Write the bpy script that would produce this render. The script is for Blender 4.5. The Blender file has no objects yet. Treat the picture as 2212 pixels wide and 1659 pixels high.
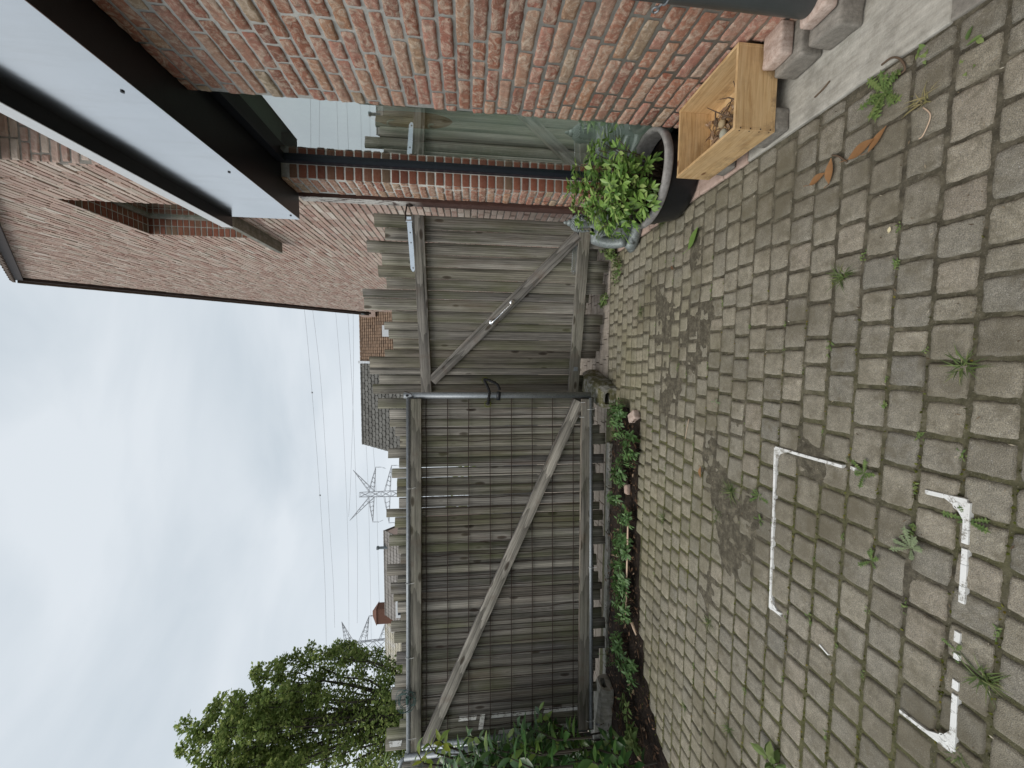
import bpy, math, random
from mathutils import Vector, noise, Matrix
random.seed(7)
SC=bpy.context.scene; C=SC.collection
rad=math.radians
# ------------------------------------------------------------ camera model
F_PX=831.; CAM_H=1.27; PITCH=rad(6.4); YAW=rad(4.38)
FH=Vector((-math.sin(YAW),math.cos(YAW),0)); RT=Vector((math.cos(YAW),math.sin(YAW),0))
FW=FH*math.cos(PITCH)+Vector((0,0,-math.sin(PITCH)))
DN=FH*-math.sin(PITCH)+Vector((0,0,-math.cos(PITCH)))
EYE=Vector((0,0,CAM_H))
def ray(x,y): return FW+DN*((x-1106)/F_PX)+RT*((829.5-y)/F_PX)
def hit(x,y,n,d):
    r=ray(x,y); t=(d-EYE.dot(n))/r.dot(n); return EYE+r*t
def PG(x,y,z=0): return hit(x,y,Vector((0,0,1)),z)
def PX(x,y,v): return hit(x,y,Vector((1,0,0)),v)
def PY(x,y,v): return hit(x,y,Vector((0,1,0)),v)
cd=bpy.data.cameras.new('camera'); cam=bpy.data.objects.new('camera',cd); C.objects.link(cam)
cd.sensor_fit='HORIZONTAL'; cd.sensor_width=36; cd.lens=36*F_PX/2212; cd.clip_end=2000; cd.clip_start=.02
m3=Matrix((DN,RT,-FW)).transposed(); cam.matrix_world=Matrix.Translation(EYE)@m3.to_4x4(); SC.camera=cam

# ------------------------------------------------------------ materials
class NT:
    def __init__(s,name):
        s.m=bpy.data.materials.new(name); s.m.use_nodes=True; s.t=s.m.node_tree; s.t.nodes.clear()
        s.out=s.n('ShaderNodeOutputMaterial'); s.p=s.n('ShaderNodeBsdfPrincipled'); s.l(s.p.outputs[0],s.out.inputs[0])
        s.p.inputs['Specular IOR Level'].default_value=.3
    def n(s,t,**k):
        q=s.t.nodes.new(t)
        for a,b in k.items(): setattr(q,a,b)
        return q
    def l(s,a,b): s.t.links.new(a,b)
    def put(s,sock,v):
        if hasattr(v,'is_output'): s.l(v,sock)
        elif isinstance(v,(tuple,list)) and len(v)==3 and sock.type=='RGBA': sock.default_value=(*v,1)
        else: sock.default_value=v
    def co(s,which='Object'): return s.n('ShaderNodeTexCoord').outputs[which]
    def isl(s): return s.n('ShaderNodeNewGeometry').outputs['Random Per Island']
    def mapv(s,v,scale=(1,1,1),loc=(0,0,0)):
        q=s.n('ShaderNodeMapping'); s.l(v,q.inputs[0]); q.inputs[3].default_value=scale; s.put(q.inputs[1],loc); return q.outputs[0]
    def noise(s,v,scale,detail=4,rough=.6,dist=0):
        q=s.n('ShaderNodeTexNoise'); s.l(v,q.inputs['Vector']); q.inputs['Scale'].default_value=scale
        q.inputs['Detail'].default_value=detail; q.inputs['Roughness'].default_value=rough; q.inputs['Distortion'].default_value=dist
        return q.outputs[0]
    def voro(s,v,scale,feature='F1',out=0):
        q=s.n('ShaderNodeTexVoronoi',feature=feature); s.l(v,q.inputs['Vector']); q.inputs['Scale'].default_value=scale; return q.outputs[out]
    def ramp(s,f,stops,interp='LINEAR'):
        q=s.n('ShaderNodeValToRGB'); s.put(q.inputs[0],f); e=q.color_ramp; e.interpolation=interp
        while len(e.elements)<len(stops): e.elements.new(.5)
        for k,(p,c) in zip(e.elements,stops):
            k.position=p; k.color=(*c,1) if isinstance(c,(tuple,list)) else (c,c,c,1)
        return q.outputs[0]
    def mix(s,f,a,b,mode='MIX'):
        q=s.n('ShaderNodeMix',data_type='RGBA',blend_type=mode); s.put(q.inputs[0],f); s.put(q.inputs[6],a); s.put(q.inputs[7],b); return q.outputs[2]
    def math(s,op,a,b=0.,c=0.):
        q=s.n('ShaderNodeMath',operation=op); s.put(q.inputs[0],a); s.put(q.inputs[1],b); s.put(q.inputs[2],c); return q.outputs[0]
    def vadd(s,a,b):
        q=s.n('ShaderNodeVectorMath',operation='ADD'); s.put(q.inputs[0],a); s.put(q.inputs[1],b); return q.outputs[0]
    def comb(s,x,y,z):
        q=s.n('ShaderNodeCombineXYZ'); s.put(q.inputs[0],x); s.put(q.inputs[1],y); s.put(q.inputs[2],z); return q.outputs[0]
    def sep(s,v):
        q=s.n('ShaderNodeSeparateXYZ'); s.l(v,q.inputs[0]); return q.outputs
    def bump(s,h,strength=.5,dist=.005):
        q=s.n('ShaderNodeBump'); s.put(q.inputs['Height'],h); q.inputs['Strength'].default_value=strength; q.inputs['Distance'].default_value=dist
        s.l(q.outputs[0],s.p.inputs['Normal'])
    def col(s,c): s.put(s.p.inputs['Base Color'],c)
    def rough(s,r): s.put(s.p.inputs['Roughness'],r)
    def done(s): return s.m
def irand(t,v):
    i=t.isl(); return t.vadd(v,t.comb(t.math('MULTIPLY',i,57.3),t.math('MULTIPLY',i,91.7),t.math('MULTIPLY',i,33.1)))

def m_brick():
    t=NT('rustic_brick'); v=irand(t,t.co())
    base=t.ramp(t.isl(),[(0,(.28,.105,.065)),(.16,(.385,.185,.12)),(.32,(.24,.10,.07)),(.46,(.42,.25,.18)),(.56,(.38,.20,.12)),(.64,(.34,.26,.175)),(.70,(.43,.22,.165)),(.88,(.33,.135,.095)),(1,(.42,.24,.17))])
    n1=t.noise(v,24,7,.75,1.4); eff=t.ramp(n1,[(.46,0),(.60,1)])
    c=t.mix(t.math('MULTIPLY',eff,.62),base,(.63,.53,.42))
    n2=t.noise(v,40,4,.7); c=t.mix(t.ramp(n2,[(.3,.45),(.52,0)]),c,(.11,.06,.045))
    fi=t.noise(v,260,3,.7); c=t.mix(.5,c,t.ramp(fi,[(.25,.35),(.75,.75)]),'OVERLAY')
    t.col(c); t.rough(.92); h=t.math('ADD',t.math('MULTIPLY',n1,1.),t.math('ADD',t.math('MULTIPLY',n2,.6),t.math('MULTIPLY',fi,.35)))
    t.bump(h,.9,.008); return t.done()
def m_brickfar():
    t=NT('gable_brick'); v=irand(t,t.co())
    base=t.ramp(t.isl(),[(0,(.36,.21,.17)),(.2,(.54,.385,.32)),(.4,(.50,.425,.355)),(.55,(.38,.22,.18)),(.7,(.62,.50,.43)),(.85,(.43,.275,.23)),(1,(.66,.59,.52))])
    n1=t.noise(v,13,5,.7,1); c=t.mix(t.ramp(n1,[(.4,0),(.72,.55)]),base,(.60,.53,.45))
    t.col(c); t.rough(.92); t.bump(t.noise(v,60,4,.7),.6,.006); return t.done()
def m_redbrick():
    t=NT('smooth_red_brick'); v=irand(t,t.co())
    base=t.ramp(t.isl(),[(0,(.18,.062,.04)),(.35,(.25,.085,.05)),(.6,(.205,.085,.05)),(.75,(.17,.115,.075)),(1,(.28,.09,.055))])
    n=t.noise(v,45,5,.7); t.col(t.mix(t.ramp(n,[(.45,0),(.8,.45)]),base,(.32,.2,.15))); t.rough(.85); t.bump(n,.4,.003); return t.done()
def m_mortar(name='mortar',c0=(.42,.41,.375),c1=(.62,.605,.56)):
    t=NT(name); v=t.co(); n=t.noise(v,35,6,.75); t.col(t.ramp(n,[(.3,c0),(.7,c1)])); t.rough(.95); t.bump(t.noise(v,140,4,.7),.7,.004); return t.done()
def m_paver():
    t=NT('concrete_paver'); v=t.co(); vi=irand(t,v)
    base=t.ramp(t.isl(),[(0,(.225,.203,.16)),(.25,(.30,.27,.21)),(.45,(.25,.23,.188)),(.6,(.30,.27,.21)),(.78,(.225,.21,.175)),(.9,(.335,.30,.235)),(1,(.28,.245,.195))])
    sp=t.voro(vi,330); c=t.mix(t.ramp(sp,[(.18,1),(.3,0)]),base,(.40,.38,.34))
    gr=t.noise(vi,420,3,.8); c=t.mix(.85,c,t.ramp(gr,[(.3,.12),(.7,.86)]),'OVERLAY'); c=t.mix(.6,c,t.ramp(t.noise(vi,38,6,.8),[(.3,.28),(.7,.72)]),'OVERLAY')
    chip=t.ramp(t.voro(vi,75),[(.07,1),(.1,0)]); c=t.mix(t.math('MULTIPLY',chip,.75),c,(.5,.48,.44))
    dirt=t.ramp(t.noise(v,2.1,5,.62),[(.47,0),(.64,.75)]); c=t.mix(dirt,c,(.125,.108,.072))
    edge=t.ramp(t.noise(v,13,6,.75),[(.50,0),(.64,.7)]); c=t.mix(edge,c,(.155,.135,.095))
    sx=t.sep(v); far=t.ramp(t.math('MULTIPLY',sx[1],.2),[(.28,0),(.55,.45)]); al=t.math('MULTIPLY',far,t.ramp(t.noise(v,1.3,4,.6),[(.35,0),(.6,1)])); c=t.mix(al,c,(.29,.265,.155))
    t.col(c); t.rough(.93); t.p.inputs['Specular IOR Level'].default_value=.2
    t.bump(t.math('ADD',t.math('MULTIPLY',gr,1.),t.math('MULTIPLY',t.ramp(sp,[(.1,1),(.4,0)]),.7)),.7,.004); return t.done()
def m_sand():
    t=NT('joint_sand'); v=t.co(); n=t.noise(v,1.6,5,.65)
    c=t.ramp(t.noise(v,26,6,.75),[(.3,(.045,.038,.027)),(.5,(.105,.092,.066)),(.74,(.24,.212,.155))])
    sx=t.sep(v); lft=t.ramp(t.math('MULTIPLY_ADD',sx[0],-.5,.35),[(.25,0),(.6,1)])
    lowz=t.ramp(t.math('MULTIPLY_ADD',sx[2],100.,.9),[(.2,1),(.55,0)]); mo=t.math('MULTIPLY',lowz,t.math('MULTIPLY',t.ramp(n,[(.36,0),(.55,1)]),t.math('MULTIPLY_ADD',lft,.5,.05)))
    c=t.mix(mo,c,t.ramp(t.noise(v,90,4,.8),[(.3,(.045,.05,.014)),(.65,(.145,.15,.04))]))
    c=t.mix(t.ramp(t.voro(v,160),[(.1,.8),(.17,0)]),c,(.3,.28,.23))
    t.col(c); t.rough(1); t.bump(t.noise(v,210,4,.8),.9,.006); return t.done()
def m_soil():
    t=NT('dark_soil'); v=t.co(); c=t.ramp(t.noise(v,30,7,.8),[(.3,(.010,.007,.005)),(.55,(.035,.024,.017)),(.8,(.095,.065,.045))]); t.col(c); t.rough(1); t.bump(t.noise(v,70,6,.8),1,.02); return t.done()
def m_conc(name,a,b,moss=0.,sc=18):
    t=NT(name); v=t.co(); n=t.noise(v,sc,8,.75); c=t.ramp(n,[(.28,a),(.7,b)])
    st=t.noise(t.mapv(v,(60,3,3)),1.,4,.7); c=t.mix(.35,c,t.ramp(st,[(.3,.25),(.7,.75)]),'OVERLAY')
    c=t.mix(t.ramp(t.noise(v,7,5,.7),[(.5,0),(.75,.5)]),c,tuple(q*.35 for q in a))
    if moss:
        c=t.mix(t.math('MULTIPLY',t.ramp(t.noise(v,13,6,.7),[(.44,0),(.56,1)]),moss),c,(.07,.065,.012))
    t.col(c); t.rough(.95); t.bump(t.noise(v,90,5,.75),.6,.005); return t.done()
def m_wood(name='weathered_wood',green=1.,tone=1.,axis=2):
    t=NT(name); v=irand(t,t.co()); i=t.isl()
    s=[30,30,30]; s[axis]=1.1
    w=t.n('ShaderNodeTexWave',wave_type='BANDS',bands_direction='X',wave_profile='SAW'); t.l(t.mapv(v,tuple(s)),w.inputs[0])
    w.inputs['Scale'].default_value=.62; w.inputs['Distortion'].default_value=7; w.inputs['Detail'].default_value=3; w.inputs['Detail Scale'].default_value=.55; w.inputs['Detail Roughness'].default_value=.6
    s2=[330,330,330]; s2[axis]=9; fine=t.noise(t.mapv(v,tuple(s2)),1,4,.7)
    s3=[9,9,9]; s3[axis]=3.2; kd=t.voro(t.mapv(v,tuple(s3)),1.); knot=t.ramp(kd,[(.06,1),(.12,.8),(.16,0)])
    ring=t.ramp(t.math('FRACT',t.math('MULTIPLY',kd,26)),[(.0,.5),(.5,1),(1,.5)]); near=t.ramp(kd,[(.1,1),(.3,0)])
    g=t.mix(near,w.outputs[1],ring)
    b=t.ramp(i,[(0,(.125,.114,.098)),(.15,(.235,.218,.185)),(.3,(.16,.147,.126)),(.45,(.30,.278,.24)),(.58,(.14,.13,.12)),(.7,(.24,.222,.178)),(.82,(.18,.155,.128)),(.92,(.275,.252,.215)),(1,(.17,.158,.144))])
    s4=[26,26,26]; s4[axis]=.7; stk=t.noise(t.mapv(v,tuple(s4)),1,6,.75); c=t.mix(.85,b,t.ramp(stk,[(.34,.06),(.48,.46),(.66,.84)]),'OVERLAY'); c=t.mix(.5,c,t.ramp(g,[(0,.15),(.6,.6),(1,.72)]),'OVERLAY'); c=t.mix(.55,c,t.ramp(fine,[(.25,.22),(.75,.78)]),'OVERLAY')
    c=t.mix(t.math('MULTIPLY',knot,.85),c,(.04,.028,.02))
    o=t.co(); gn=t.ramp(t.noise(t.mapv(irand(t,o),(3,3,1.1)),1,4,.6),[(.46,0),(.68,.55*green)]); c=t.mix(gn,c,(.125,.135,.052))
    bn=t.ramp(t.noise(t.mapv(v,(7,7,.9)),1,4,.6),[(.56,0),(.76,.5)]); c=t.mix(bn,c,(.15,.098,.068))
    c=t.mix(1,c,(.88,.885,.89),'MULTIPLY')
    if tone!=1: c=t.mix(1,c,(tone,)*3,'MULTIPLY')
    t.col(c); t.rough(.9); t.p.inputs['Specular IOR Level'].default_value=.2
    t.bump(t.math('ADD',t.math('MULTIPLY',g,.5),fine),.55,.003); return t.done()
def m_pine():
    t=NT('fresh_pine'); v=irand(t,t.co())
    w=t.noise(t.mapv(v,(5,5,75)),1,3,.6,1.2); f=t.noise(t.mapv(v,(14,14,420)),1,3,.6)
    c=t.ramp(w,[(.3,(.42,.255,.11)),(.5,(.57,.385,.195)),(.7,(.63,.45,.25))]); c=t.mix(.3,c,t.ramp(f,[(.2,.3),(.8,.7)]),'OVERLAY')
    k=t.voro(t.mapv(v,(5,5,9)),1.); c=t.mix(t.ramp(k,[(.05,.9),(.1,0)]),c,(.16,.065,.025))
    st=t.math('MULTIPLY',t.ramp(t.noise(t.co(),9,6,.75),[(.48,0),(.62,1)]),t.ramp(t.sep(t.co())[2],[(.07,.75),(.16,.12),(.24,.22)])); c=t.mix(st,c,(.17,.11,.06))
    t.col(c); t.rough(.6); t.bump(f,.3,.002); return t.done()
def m_leaf(name,stops,rough=.45,sheen=.5,trans=.25):
    t=NT(name); v=t.co(); c=t.ramp(t.isl(),stops); c=t.mix(.35,c,t.ramp(t.noise(v,40,3,.6),[(.3,.35),(.7,.65)]),'OVERLAY')
    t.col(c); t.rough(rough); t.p.inputs['Specular IOR Level'].default_value=sheen
    if trans:
        tr=t.n('ShaderNodeBsdfTranslucent'); t.put(tr.inputs[0],c); mx=t.n('ShaderNodeMixShader'); mx.inputs[0].default_value=trans
        t.l(t.p.outputs[0],mx.inputs[1]); t.l(tr.outputs[0],mx.inputs[2]); t.l(mx.outputs[0],t.out.inputs[0])
    return t.done()
def m_metal(name,c,rough,metal=1.,var=.15,sc=30):
    t=NT(name); v=t.co(); n=t.noise(v,sc,5,.7); t.col(t.mix(t.ramp(n,[(.3,var),(.7,0)]),c,tuple(q*.35 for q in c))); t.p.inputs['Metallic'].default_value=metal
    t.rough(t.math('MULTIPLY_ADD',n,.15,rough-.07)); return t.done()
def m_fascia():
    t=NT('satin_fascia'); v=t.co(); n=t.noise(v,2.2,5,.6); sk=t.noise(t.mapv(v,(9,9,1.2)),1,5,.7); sp=t.voro(v,14)
    c=t.mix(t.ramp(n,[(.35,.22),(.65,0)]),(.64,.66,.68),(.45,.46,.46)); c=t.mix(t.ramp(sk,[(.5,0),(.75,.18)]),c,(.42,.41,.38)); c=t.mix(t.ramp(sp,[(.03,.35),(.05,0)]),c,(.8,.8,.8)); t.col(c); t.p.inputs['Metallic'].default_value=1
    t.rough(t.math('MULTIPLY_ADD',n,.12,.13)); t.bump(t.noise(v,5,3,.5),.06,.02); return t.done()
def m_flat(name,c,rough=.6,var=.3,sc=25,bump=.2,spec=.3):
    t=NT(name); v=t.co(); n=t.noise(v,sc,5,.7); t.col(t.mix(t.ramp(n,[(.3,var),(.7,0)]),c,tuple(q*.5 for q in c))); t.rough(rough); t.p.inputs['Specular IOR Level'].default_value=spec
    if bump: t.bump(n,bump,.003)
    return t.done()
def m_paint_flake():
    t=NT('flaking_post_paint'); v=t.co(); n=t.noise(t.mapv(v,(40,40,12)),1,6,.75); z=t.sep(v)[2]
    up=t.ramp(t.math('MULTIPLY',z,.4),[(.66,0),(.74,1)]); k=t.math('MULTIPLY',up,t.ramp(n,[(.42,0),(.5,1)]))
    nx=t.sep(t.n('ShaderNodeNewGeometry').outputs['Normal'])[0]; k=t.math('MULTIPLY',k,t.ramp(t.math('MULTIPLY',nx,-1.),[(.5,0),(.8,1)]))
    c=t.mix(k,t.ramp(n,[(.3,(.045,.020,.016)),(.7,(.10,.05,.038))]),(.62,.60,.56)); t.col(c); t.rough(.7); t.bump(n,.5,.003); return t.done()
def m_glass():
    t=NT('window_glass'); t.t.nodes.remove(t.p); g=t.n('ShaderNodeBsdfGlossy'); g.inputs['Roughness'].default_value=.0; g.inputs[0].default_value=(.93,.97,.95,1)
    tr=t.n('ShaderNodeBsdfTransparent'); tr.inputs[0].default_value=(.90,.95,.92,1); f=t.n('ShaderNodeFresnel'); f.inputs[0].default_value=1.6
    mx=t.n('ShaderNodeMixShader'); t.l(t.math('MULTIPLY',t.math('MULTIPLY_ADD',f.outputs[0],.5,.50),t.math('SUBTRACT',1.,t.n('ShaderNodeNewGeometry').outputs['Backfacing'])),mx.inputs[0]); t.l(tr.outputs[0],mx.inputs[1]); t.l(g.outputs[0],mx.inputs[2]); t.l(mx.outputs[0],t.out.inputs[0]); return t.done()
def m_tile(name,a,b,sc=(1,1,1),bumpk=0.):
    t=NT(name); v=t.co(); c=t.ramp(t.isl(),[(0,a),(.5,b),(1,tuple((p+q)/2 for p,q in zip(a,b)))]); n=t.noise(v,3,6,.7)
    c=t.mix(t.ramp(n,[(.4,0),(.7,.6)]),c,tuple(q*.6 for q in a)); t.col(c); t.rough(.9); return t.done()
def m_worn_white():
    t=NT('worn_white_metal'); v=t.co(); n=t.noise(v,38,7,.8); n2=t.noise(v,9,4,.6)
    c=t.mix(t.ramp(n2,[(.4,0),(.8,.4)]),(.74,.74,.72),(.46,.45,.41)); c=t.mix(t.ramp(n,[(.52,0),(.6,.85)]),c,(.15,.13,.095)); t.col(c); t.rough(.7); t.bump(n,.4,.002); return t.done()
MT=dict(brick=m_brick(),gbrick=m_brickfar(),rbrick=m_redbrick(),mortar=m_mortar(),gmortar=m_mortar('gable_mortar',(.22,.2,.18),(.40,.37,.33)),
 paver=m_paver(),sand=m_sand(),soil=m_soil(),slab=m_conc('slab_concrete',(.29,.275,.235),(.50,.48,.43)),mossc=m_conc('mossy_concrete',(.17,.165,.14),(.34,.325,.29),.85),
 footc=m_conc('foot_concrete',(.19,.185,.165),(.36,.35,.31),.3),wood=m_wood(),rail=m_wood('rail_wood',.25,1.15,0),brace=m_wood('brace_wood',.1,1.35,0),pine=m_pine(),
 fascia=m_fascia(),black=m_flat('black_aluminium',(.012,.013,.016),.35,.2),anth=m_flat('anthracite_frame',(.017,.020,.027),.3,.2),
 galv=m_metal('galvanised_steel',(.34,.365,.385),.5,.6,.6,70),zinc=m_flat('zinc_pipe',(.135,.16,.17),.45,.45,14,.1,.5),chrome=m_metal('chrome',(.85,.85,.87),.06),
 zplate=m_metal('zinc_plated_strap',(.72,.76,.80),.22,1,.2,20),rust=m_flat('rusty_wire',(.045,.03,.024),.8,.5,60),
 white=m_worn_white(),plastic=m_flat('black_plastic',(.016,.017,.019),.38,.4,40,.25),rim=m_flat('scuffed_rim',(.40,.385,.37),.75,.95,30,.4),
 silver=m_metal('silver_paint',(.33,.365,.36),.52,.4,.9,90),post=m_paint_flake(),glass=m_glass(),room=m_flat('room_wall',(.74,.80,.74),.9),
 darkwood=m_flat('carved_dark_wood',(.42,.25,.13),.6,.7,20,.5),cable=m_flat('black_sleeve',(.012,.012,.013),.8),cane=m_flat('pale_bamboo',(.62,.46,.33),.6),
 twig=m_flat('dry_twig',(.13,.09,.06),.9),bark=m_flat('grey_bark',(.075,.065,.05),.95,.6,18,.6),pvcw=m_flat('white_tie',(.6,.6,.58),.5),
 greenwire=m_flat('green_wire',(.055,.115,.105),.5),pylon=m_flat('hazed_pylon_steel',(.5,.51,.54),.7,.1,1,0),tile_b=m_tile('brown_tile',(.17,.115,.08),(.25,.165,.11)),tile_g=m_tile('grey_shingle',(.10,.095,.085),(.165,.16,.145)),  # pylon colour lightened, distance haze put into the steel tone
 tile_r=m_tile('ribbed_tile',(.22,.20,.18),(.28,.26,.24)),tile_l=m_tile('pale_lichen_tile',(.50,.48,.45),(.42,.38,.28)),render=m_flat('cream_render',(.5,.46,.4),.9,.2,5,.1),wtrim=m_flat('white_trim',(.72,.74,.76),.6,.1),
 rtile=m_tile('gable_tile',(.13,.10,.08),(.19,.14,.11)),
 vinca=m_leaf('periwinkle_leaf',[(0,(.06,.125,.035)),(.5,(.105,.20,.065)),(1,(.16,.27,.09))]),laurel=m_leaf('laurel_leaf',[(0,(.03,.075,.02)),(.5,(.055,.13,.035)),(.8,(.12,.21,.05)),(1,(.24,.33,.07))],.3,.6,.12),
 young=m_leaf('young_leaf',[(0,(.16,.25,.03)),(.6,(.25,.34,.04)),(1,(.34,.37,.05))],.35,.5,.3),choisya=m_leaf('shrub_leaf',[(0,(.06,.13,.025)),(.35,(.14,.25,.05)),(.75,(.23,.36,.085)),(1,(.33,.42,.14))],.4,.45,.2),
 tree=m_leaf('tree_leaf',[(0,(.13,.185,.055)),(.5,(.225,.30,.09)),(.85,(.34,.40,.13)),(1,(.42,.46,.18))],.6,.3,.5),
 weed=m_leaf('weed_leaf',[(0,(.075,.125,.035)),(.6,(.135,.20,.06)),(1,(.21,.26,.09))],.6,.3,.2),grey_weed=m_leaf('grey_weed_leaf',[(0,(.17,.21,.12)),(1,(.27,.32,.18))],.7,.2,.2),
 grass=m_leaf('grass_blade',[(0,(.06,.095,.025)),(.7,(.12,.165,.05)),(1,(.26,.26,.12))],.6,.3,.2),drygrass=m_leaf('dry_grass_blade',[(0,(.2,.19,.07)),(1,(.36,.30,.16))],.7,.2,.2),
 deadleaf=m_leaf('brown_leaf',[(0,(.17,.085,.04)),(.5,(.30,.16,.07)),(1,(.24,.12,.06))],.6,.3,.1),litter=m_leaf('litter_leaf',[(0,(.035,.02,.012)),(.5,(.10,.055,.03)),(.8,(.19,.11,.065)),(1,(.26,.19,.13))],.8,.2,0),
 moss=m_leaf('moss',[(0,(.05,.055,.01)),(.5,(.10,.115,.02)),(.8,(.16,.16,.03)),(1,(.17,.11,.02))],.9,.1,0),clay=m_conc('clay_edging',(.36,.25,.20),(.52,.40,.34),0,22),greyp=m_conc('grey_paver',(.15,.14,.12),(.31,.285,.25),0,40),pinkbr=m_conc('pink_brick',(.27,.175,.135),(.66,.55,.48),0,30),
 stone=m_flat('pale_stone',(.42,.42,.34),.7),petal=m_flat('pale_petal',(.75,.66,.42),.6),ground=m_flat('far_ground',(.12,.115,.09),1.,.4,1.5),lavender=m_leaf('grey_flower',[(0,(.25,.25,.3)),(1,(.4,.4,.46))],.8,.2,0))

# ------------------------------------------------------------ mesh helpers
class MB:
    def __init__(s): s.v=[]; s.f=[]; s.mi=[]; s.k=0
    def add(s,vs,fs,mi=None):
        o=len(s.v); s.v+= [tuple(p) for p in vs]; s.f+=[tuple(i+o for i in f) for f in fs]; s.mi+=[s.k if mi is None else mi]*len(fs)
    def box(s,a,b,mat=None,mi=None):
        x0,y0,z0=a; x1,y1,z1=b
        vs=[Vector(p) for p in ((x0,y0,z0),(x1,y0,z0),(x1,y1,z0),(x0,y1,z0),(x0,y0,z1),(x1,y0,z1),(x1,y1,z1),(x0,y1,z1))]
        if mat is not None: vs=[mat@p for p in vs]
        s.add(vs,[(3,2,1,0),(4,5,6,7),(0,1,5,4),(1,2,6,5),(2,3,7,6),(3,0,4,7)],mi)
    def rbox(s,a,b,r=.004,n=3,mat=None,jit=0.,mi=None):   # rounded, slightly uneven block
        A=Vector(a);B=Vector(b);c=(A+B)/2;h=(B-A)/2; sd=Vector((random.uniform(-50,50),)*3)
        def pt(p):
            q=Vector([max(-h[i]+r,min(h[i]-r,p[i])) for i in range(3)]); d=p-q
            if d.length>1e-9: p=q+d.normalized()*min(r,d.length) if d.length>r else p
            if jit: p=p+Vector((noise.noise(p*22+sd),noise.noise(p*22+sd+Vector((9,0,0))),noise.noise(p*22+sd+Vector((0,9,0)))))*jit
            p=p+c; return mat@p if mat is not None else p
        def sp(i):
            hh=h[i]; L=[-hh,-hh+r*.5,-hh+r]; m=max(1,int(2*(hh-r)/max(.03,.5*r)) if n<0 else n)
            return L+[ -hh+r+(2*hh-2*r)*k/m for k in range(1,m)]+[hh-r,hh-r*.5,hh]
        for ax in range(3):
            u,w=(ax+1)%3,(ax+2)%3; U=sp(u);W=sp(w)
            for sg in (-1,1):
                vs=[];fs=[]
                for x in U:
                    for y in W:
                        p=Vector((0,0,0)); p[ax]=sg*h[ax];p[u]=x;p[w]=y; vs.append(pt(p))
                k=len(W)
                for i in range(len(U)-1):
                    for j in range(k-1):
                        q=(i*k+j,(i+1)*k+j,(i+1)*k+j+1,i*k+j+1); fs.append(q if sg>0 else q[::-1])
                s.add(vs,fs,mi)
    def tube(s,pts,r,n=8,cap=True,mi=None):
        pts=[Vector(p) for p in pts]; R=r if isinstance(r,(list,tuple)) else [r]*len(pts); vs=[];fs=[]
        up=Vector((0,0,1)); pn=None
        for i,p in enumerate(pts):
            d=(pts[min(i+1,len(pts)-1)]-pts[max(i-1,0)]).normalized()
            if pn is None:
                a=up if abs(d.z)<.9 else Vector((1,0,0)); pn=(a-d*a.dot(d)).normalized()
            else:
                q=pn-d*pn.dot(d); pn=q.normalized() if q.length>1e-6 else pn
            b=d.cross(pn)
            for k in range(n):
                an=2*math.pi*k/n; vs.append(p+(pn*math.cos(an)+b*math.sin(an))*R[i])
        for i in range(len(pts)-1):
            for k in range(n): fs.append((i*n+k,i*n+(k+1)%n,(i+1)*n+(k+1)%n,(i+1)*n+k))
        if cap: fs+=[tuple(range(n))[::-1],tuple((len(pts)-1)*n+k for k in range(n))]
        s.add(vs,fs,mi)
    def lathe(s,prof,c,n=48,jit=0.,mi=None):
        vs=[];fs=[]; c=Vector(c)
        for r,z in prof:
            for k in range(n):
                a=2*math.pi*k/n; rr=r*(1+jit*noise.noise(Vector((math.cos(a)*2,math.sin(a)*2,z*9)))); vs.append(c+Vector((rr*math.cos(a),rr*math.sin(a),z)))
        for i in range(len(prof)-1):
            for k in range(n): fs.append((i*n+k,i*n+(k+1)%n,(i+1)*n+(k+1)%n,(i+1)*n+k))
        s.add(vs,fs,mi)
    def sphere(s,c,r,n=10,m=7,sc=(1,1,1),mi=None):
        vs=[];fs=[];c=Vector(c)
        for i in range(m+1):
            t=math.pi*i/m
            for k in range(n):
                a=2*math.pi*k/n; vs.append(c+Vector((r*sc[0]*math.sin(t)*math.cos(a),r*sc[1]*math.sin(t)*math.sin(a),r*sc[2]*math.cos(t))))
        for i in range(m):
            for k in range(n): fs.append((i*n+k,(i+1)*n+k,(i+1)*n+(k+1)%n,i*n+(k+1)%n))
        s.add(vs,fs,mi)
    def leaf(s,base,d,nrm,L,W,curl=.15,fold=.2,seg=3,tip=.0,wide=.45):
        base=Vector(base); d=Vector(d).normalized(); nrm=Vector(nrm); nrm=(nrm-d*nrm.dot(d)); nrm=nrm.normalized() if nrm.length>1e-5 else Vector((0,0,1)); sd=d.cross(nrm)
        vs=[];fs=[]
        for i in range(seg+1):
            t=i/seg; w=W*.5*(math.sin(math.pi*min(1,t/(2*wide))) if t<wide else math.sin(math.pi*(.5+.5*(t-wide)/(1-wide)))); w=max(w,W*.03+tip*(t==1))
            p=base+d*(L*t)-nrm*(curl*L*t*t); vs+=[p-sd*w+nrm*(fold*w),p,p+sd*w+nrm*(fold*w)]
        for i in range(seg):
            o=i*3; fs+=[(o,o+1,o+4,o+3),(o+1,o+2,o+5,o+4)]
        s.add(vs,fs)
    def make(s,name,mats,parent=None,smooth=False,loc=None):
        me=bpy.data.meshes.new(name); me.from_pydata(s.v,[],s.f); mats=mats if isinstance(mats,list) else [mats]
        for m in mats: me.materials.append(m)
        if any(s.mi): me.polygons.foreach_set('material_index',s.mi)
        if smooth: me.polygons.foreach_set('use_smooth',[True]*len(me.polygons))
        me.update(); o=bpy.data.objects.new(name,me); C.objects.link(o)
        if parent: o.parent=parent; o.matrix_parent_inverse=Matrix.Translation(-parent.location)
        return o
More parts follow.
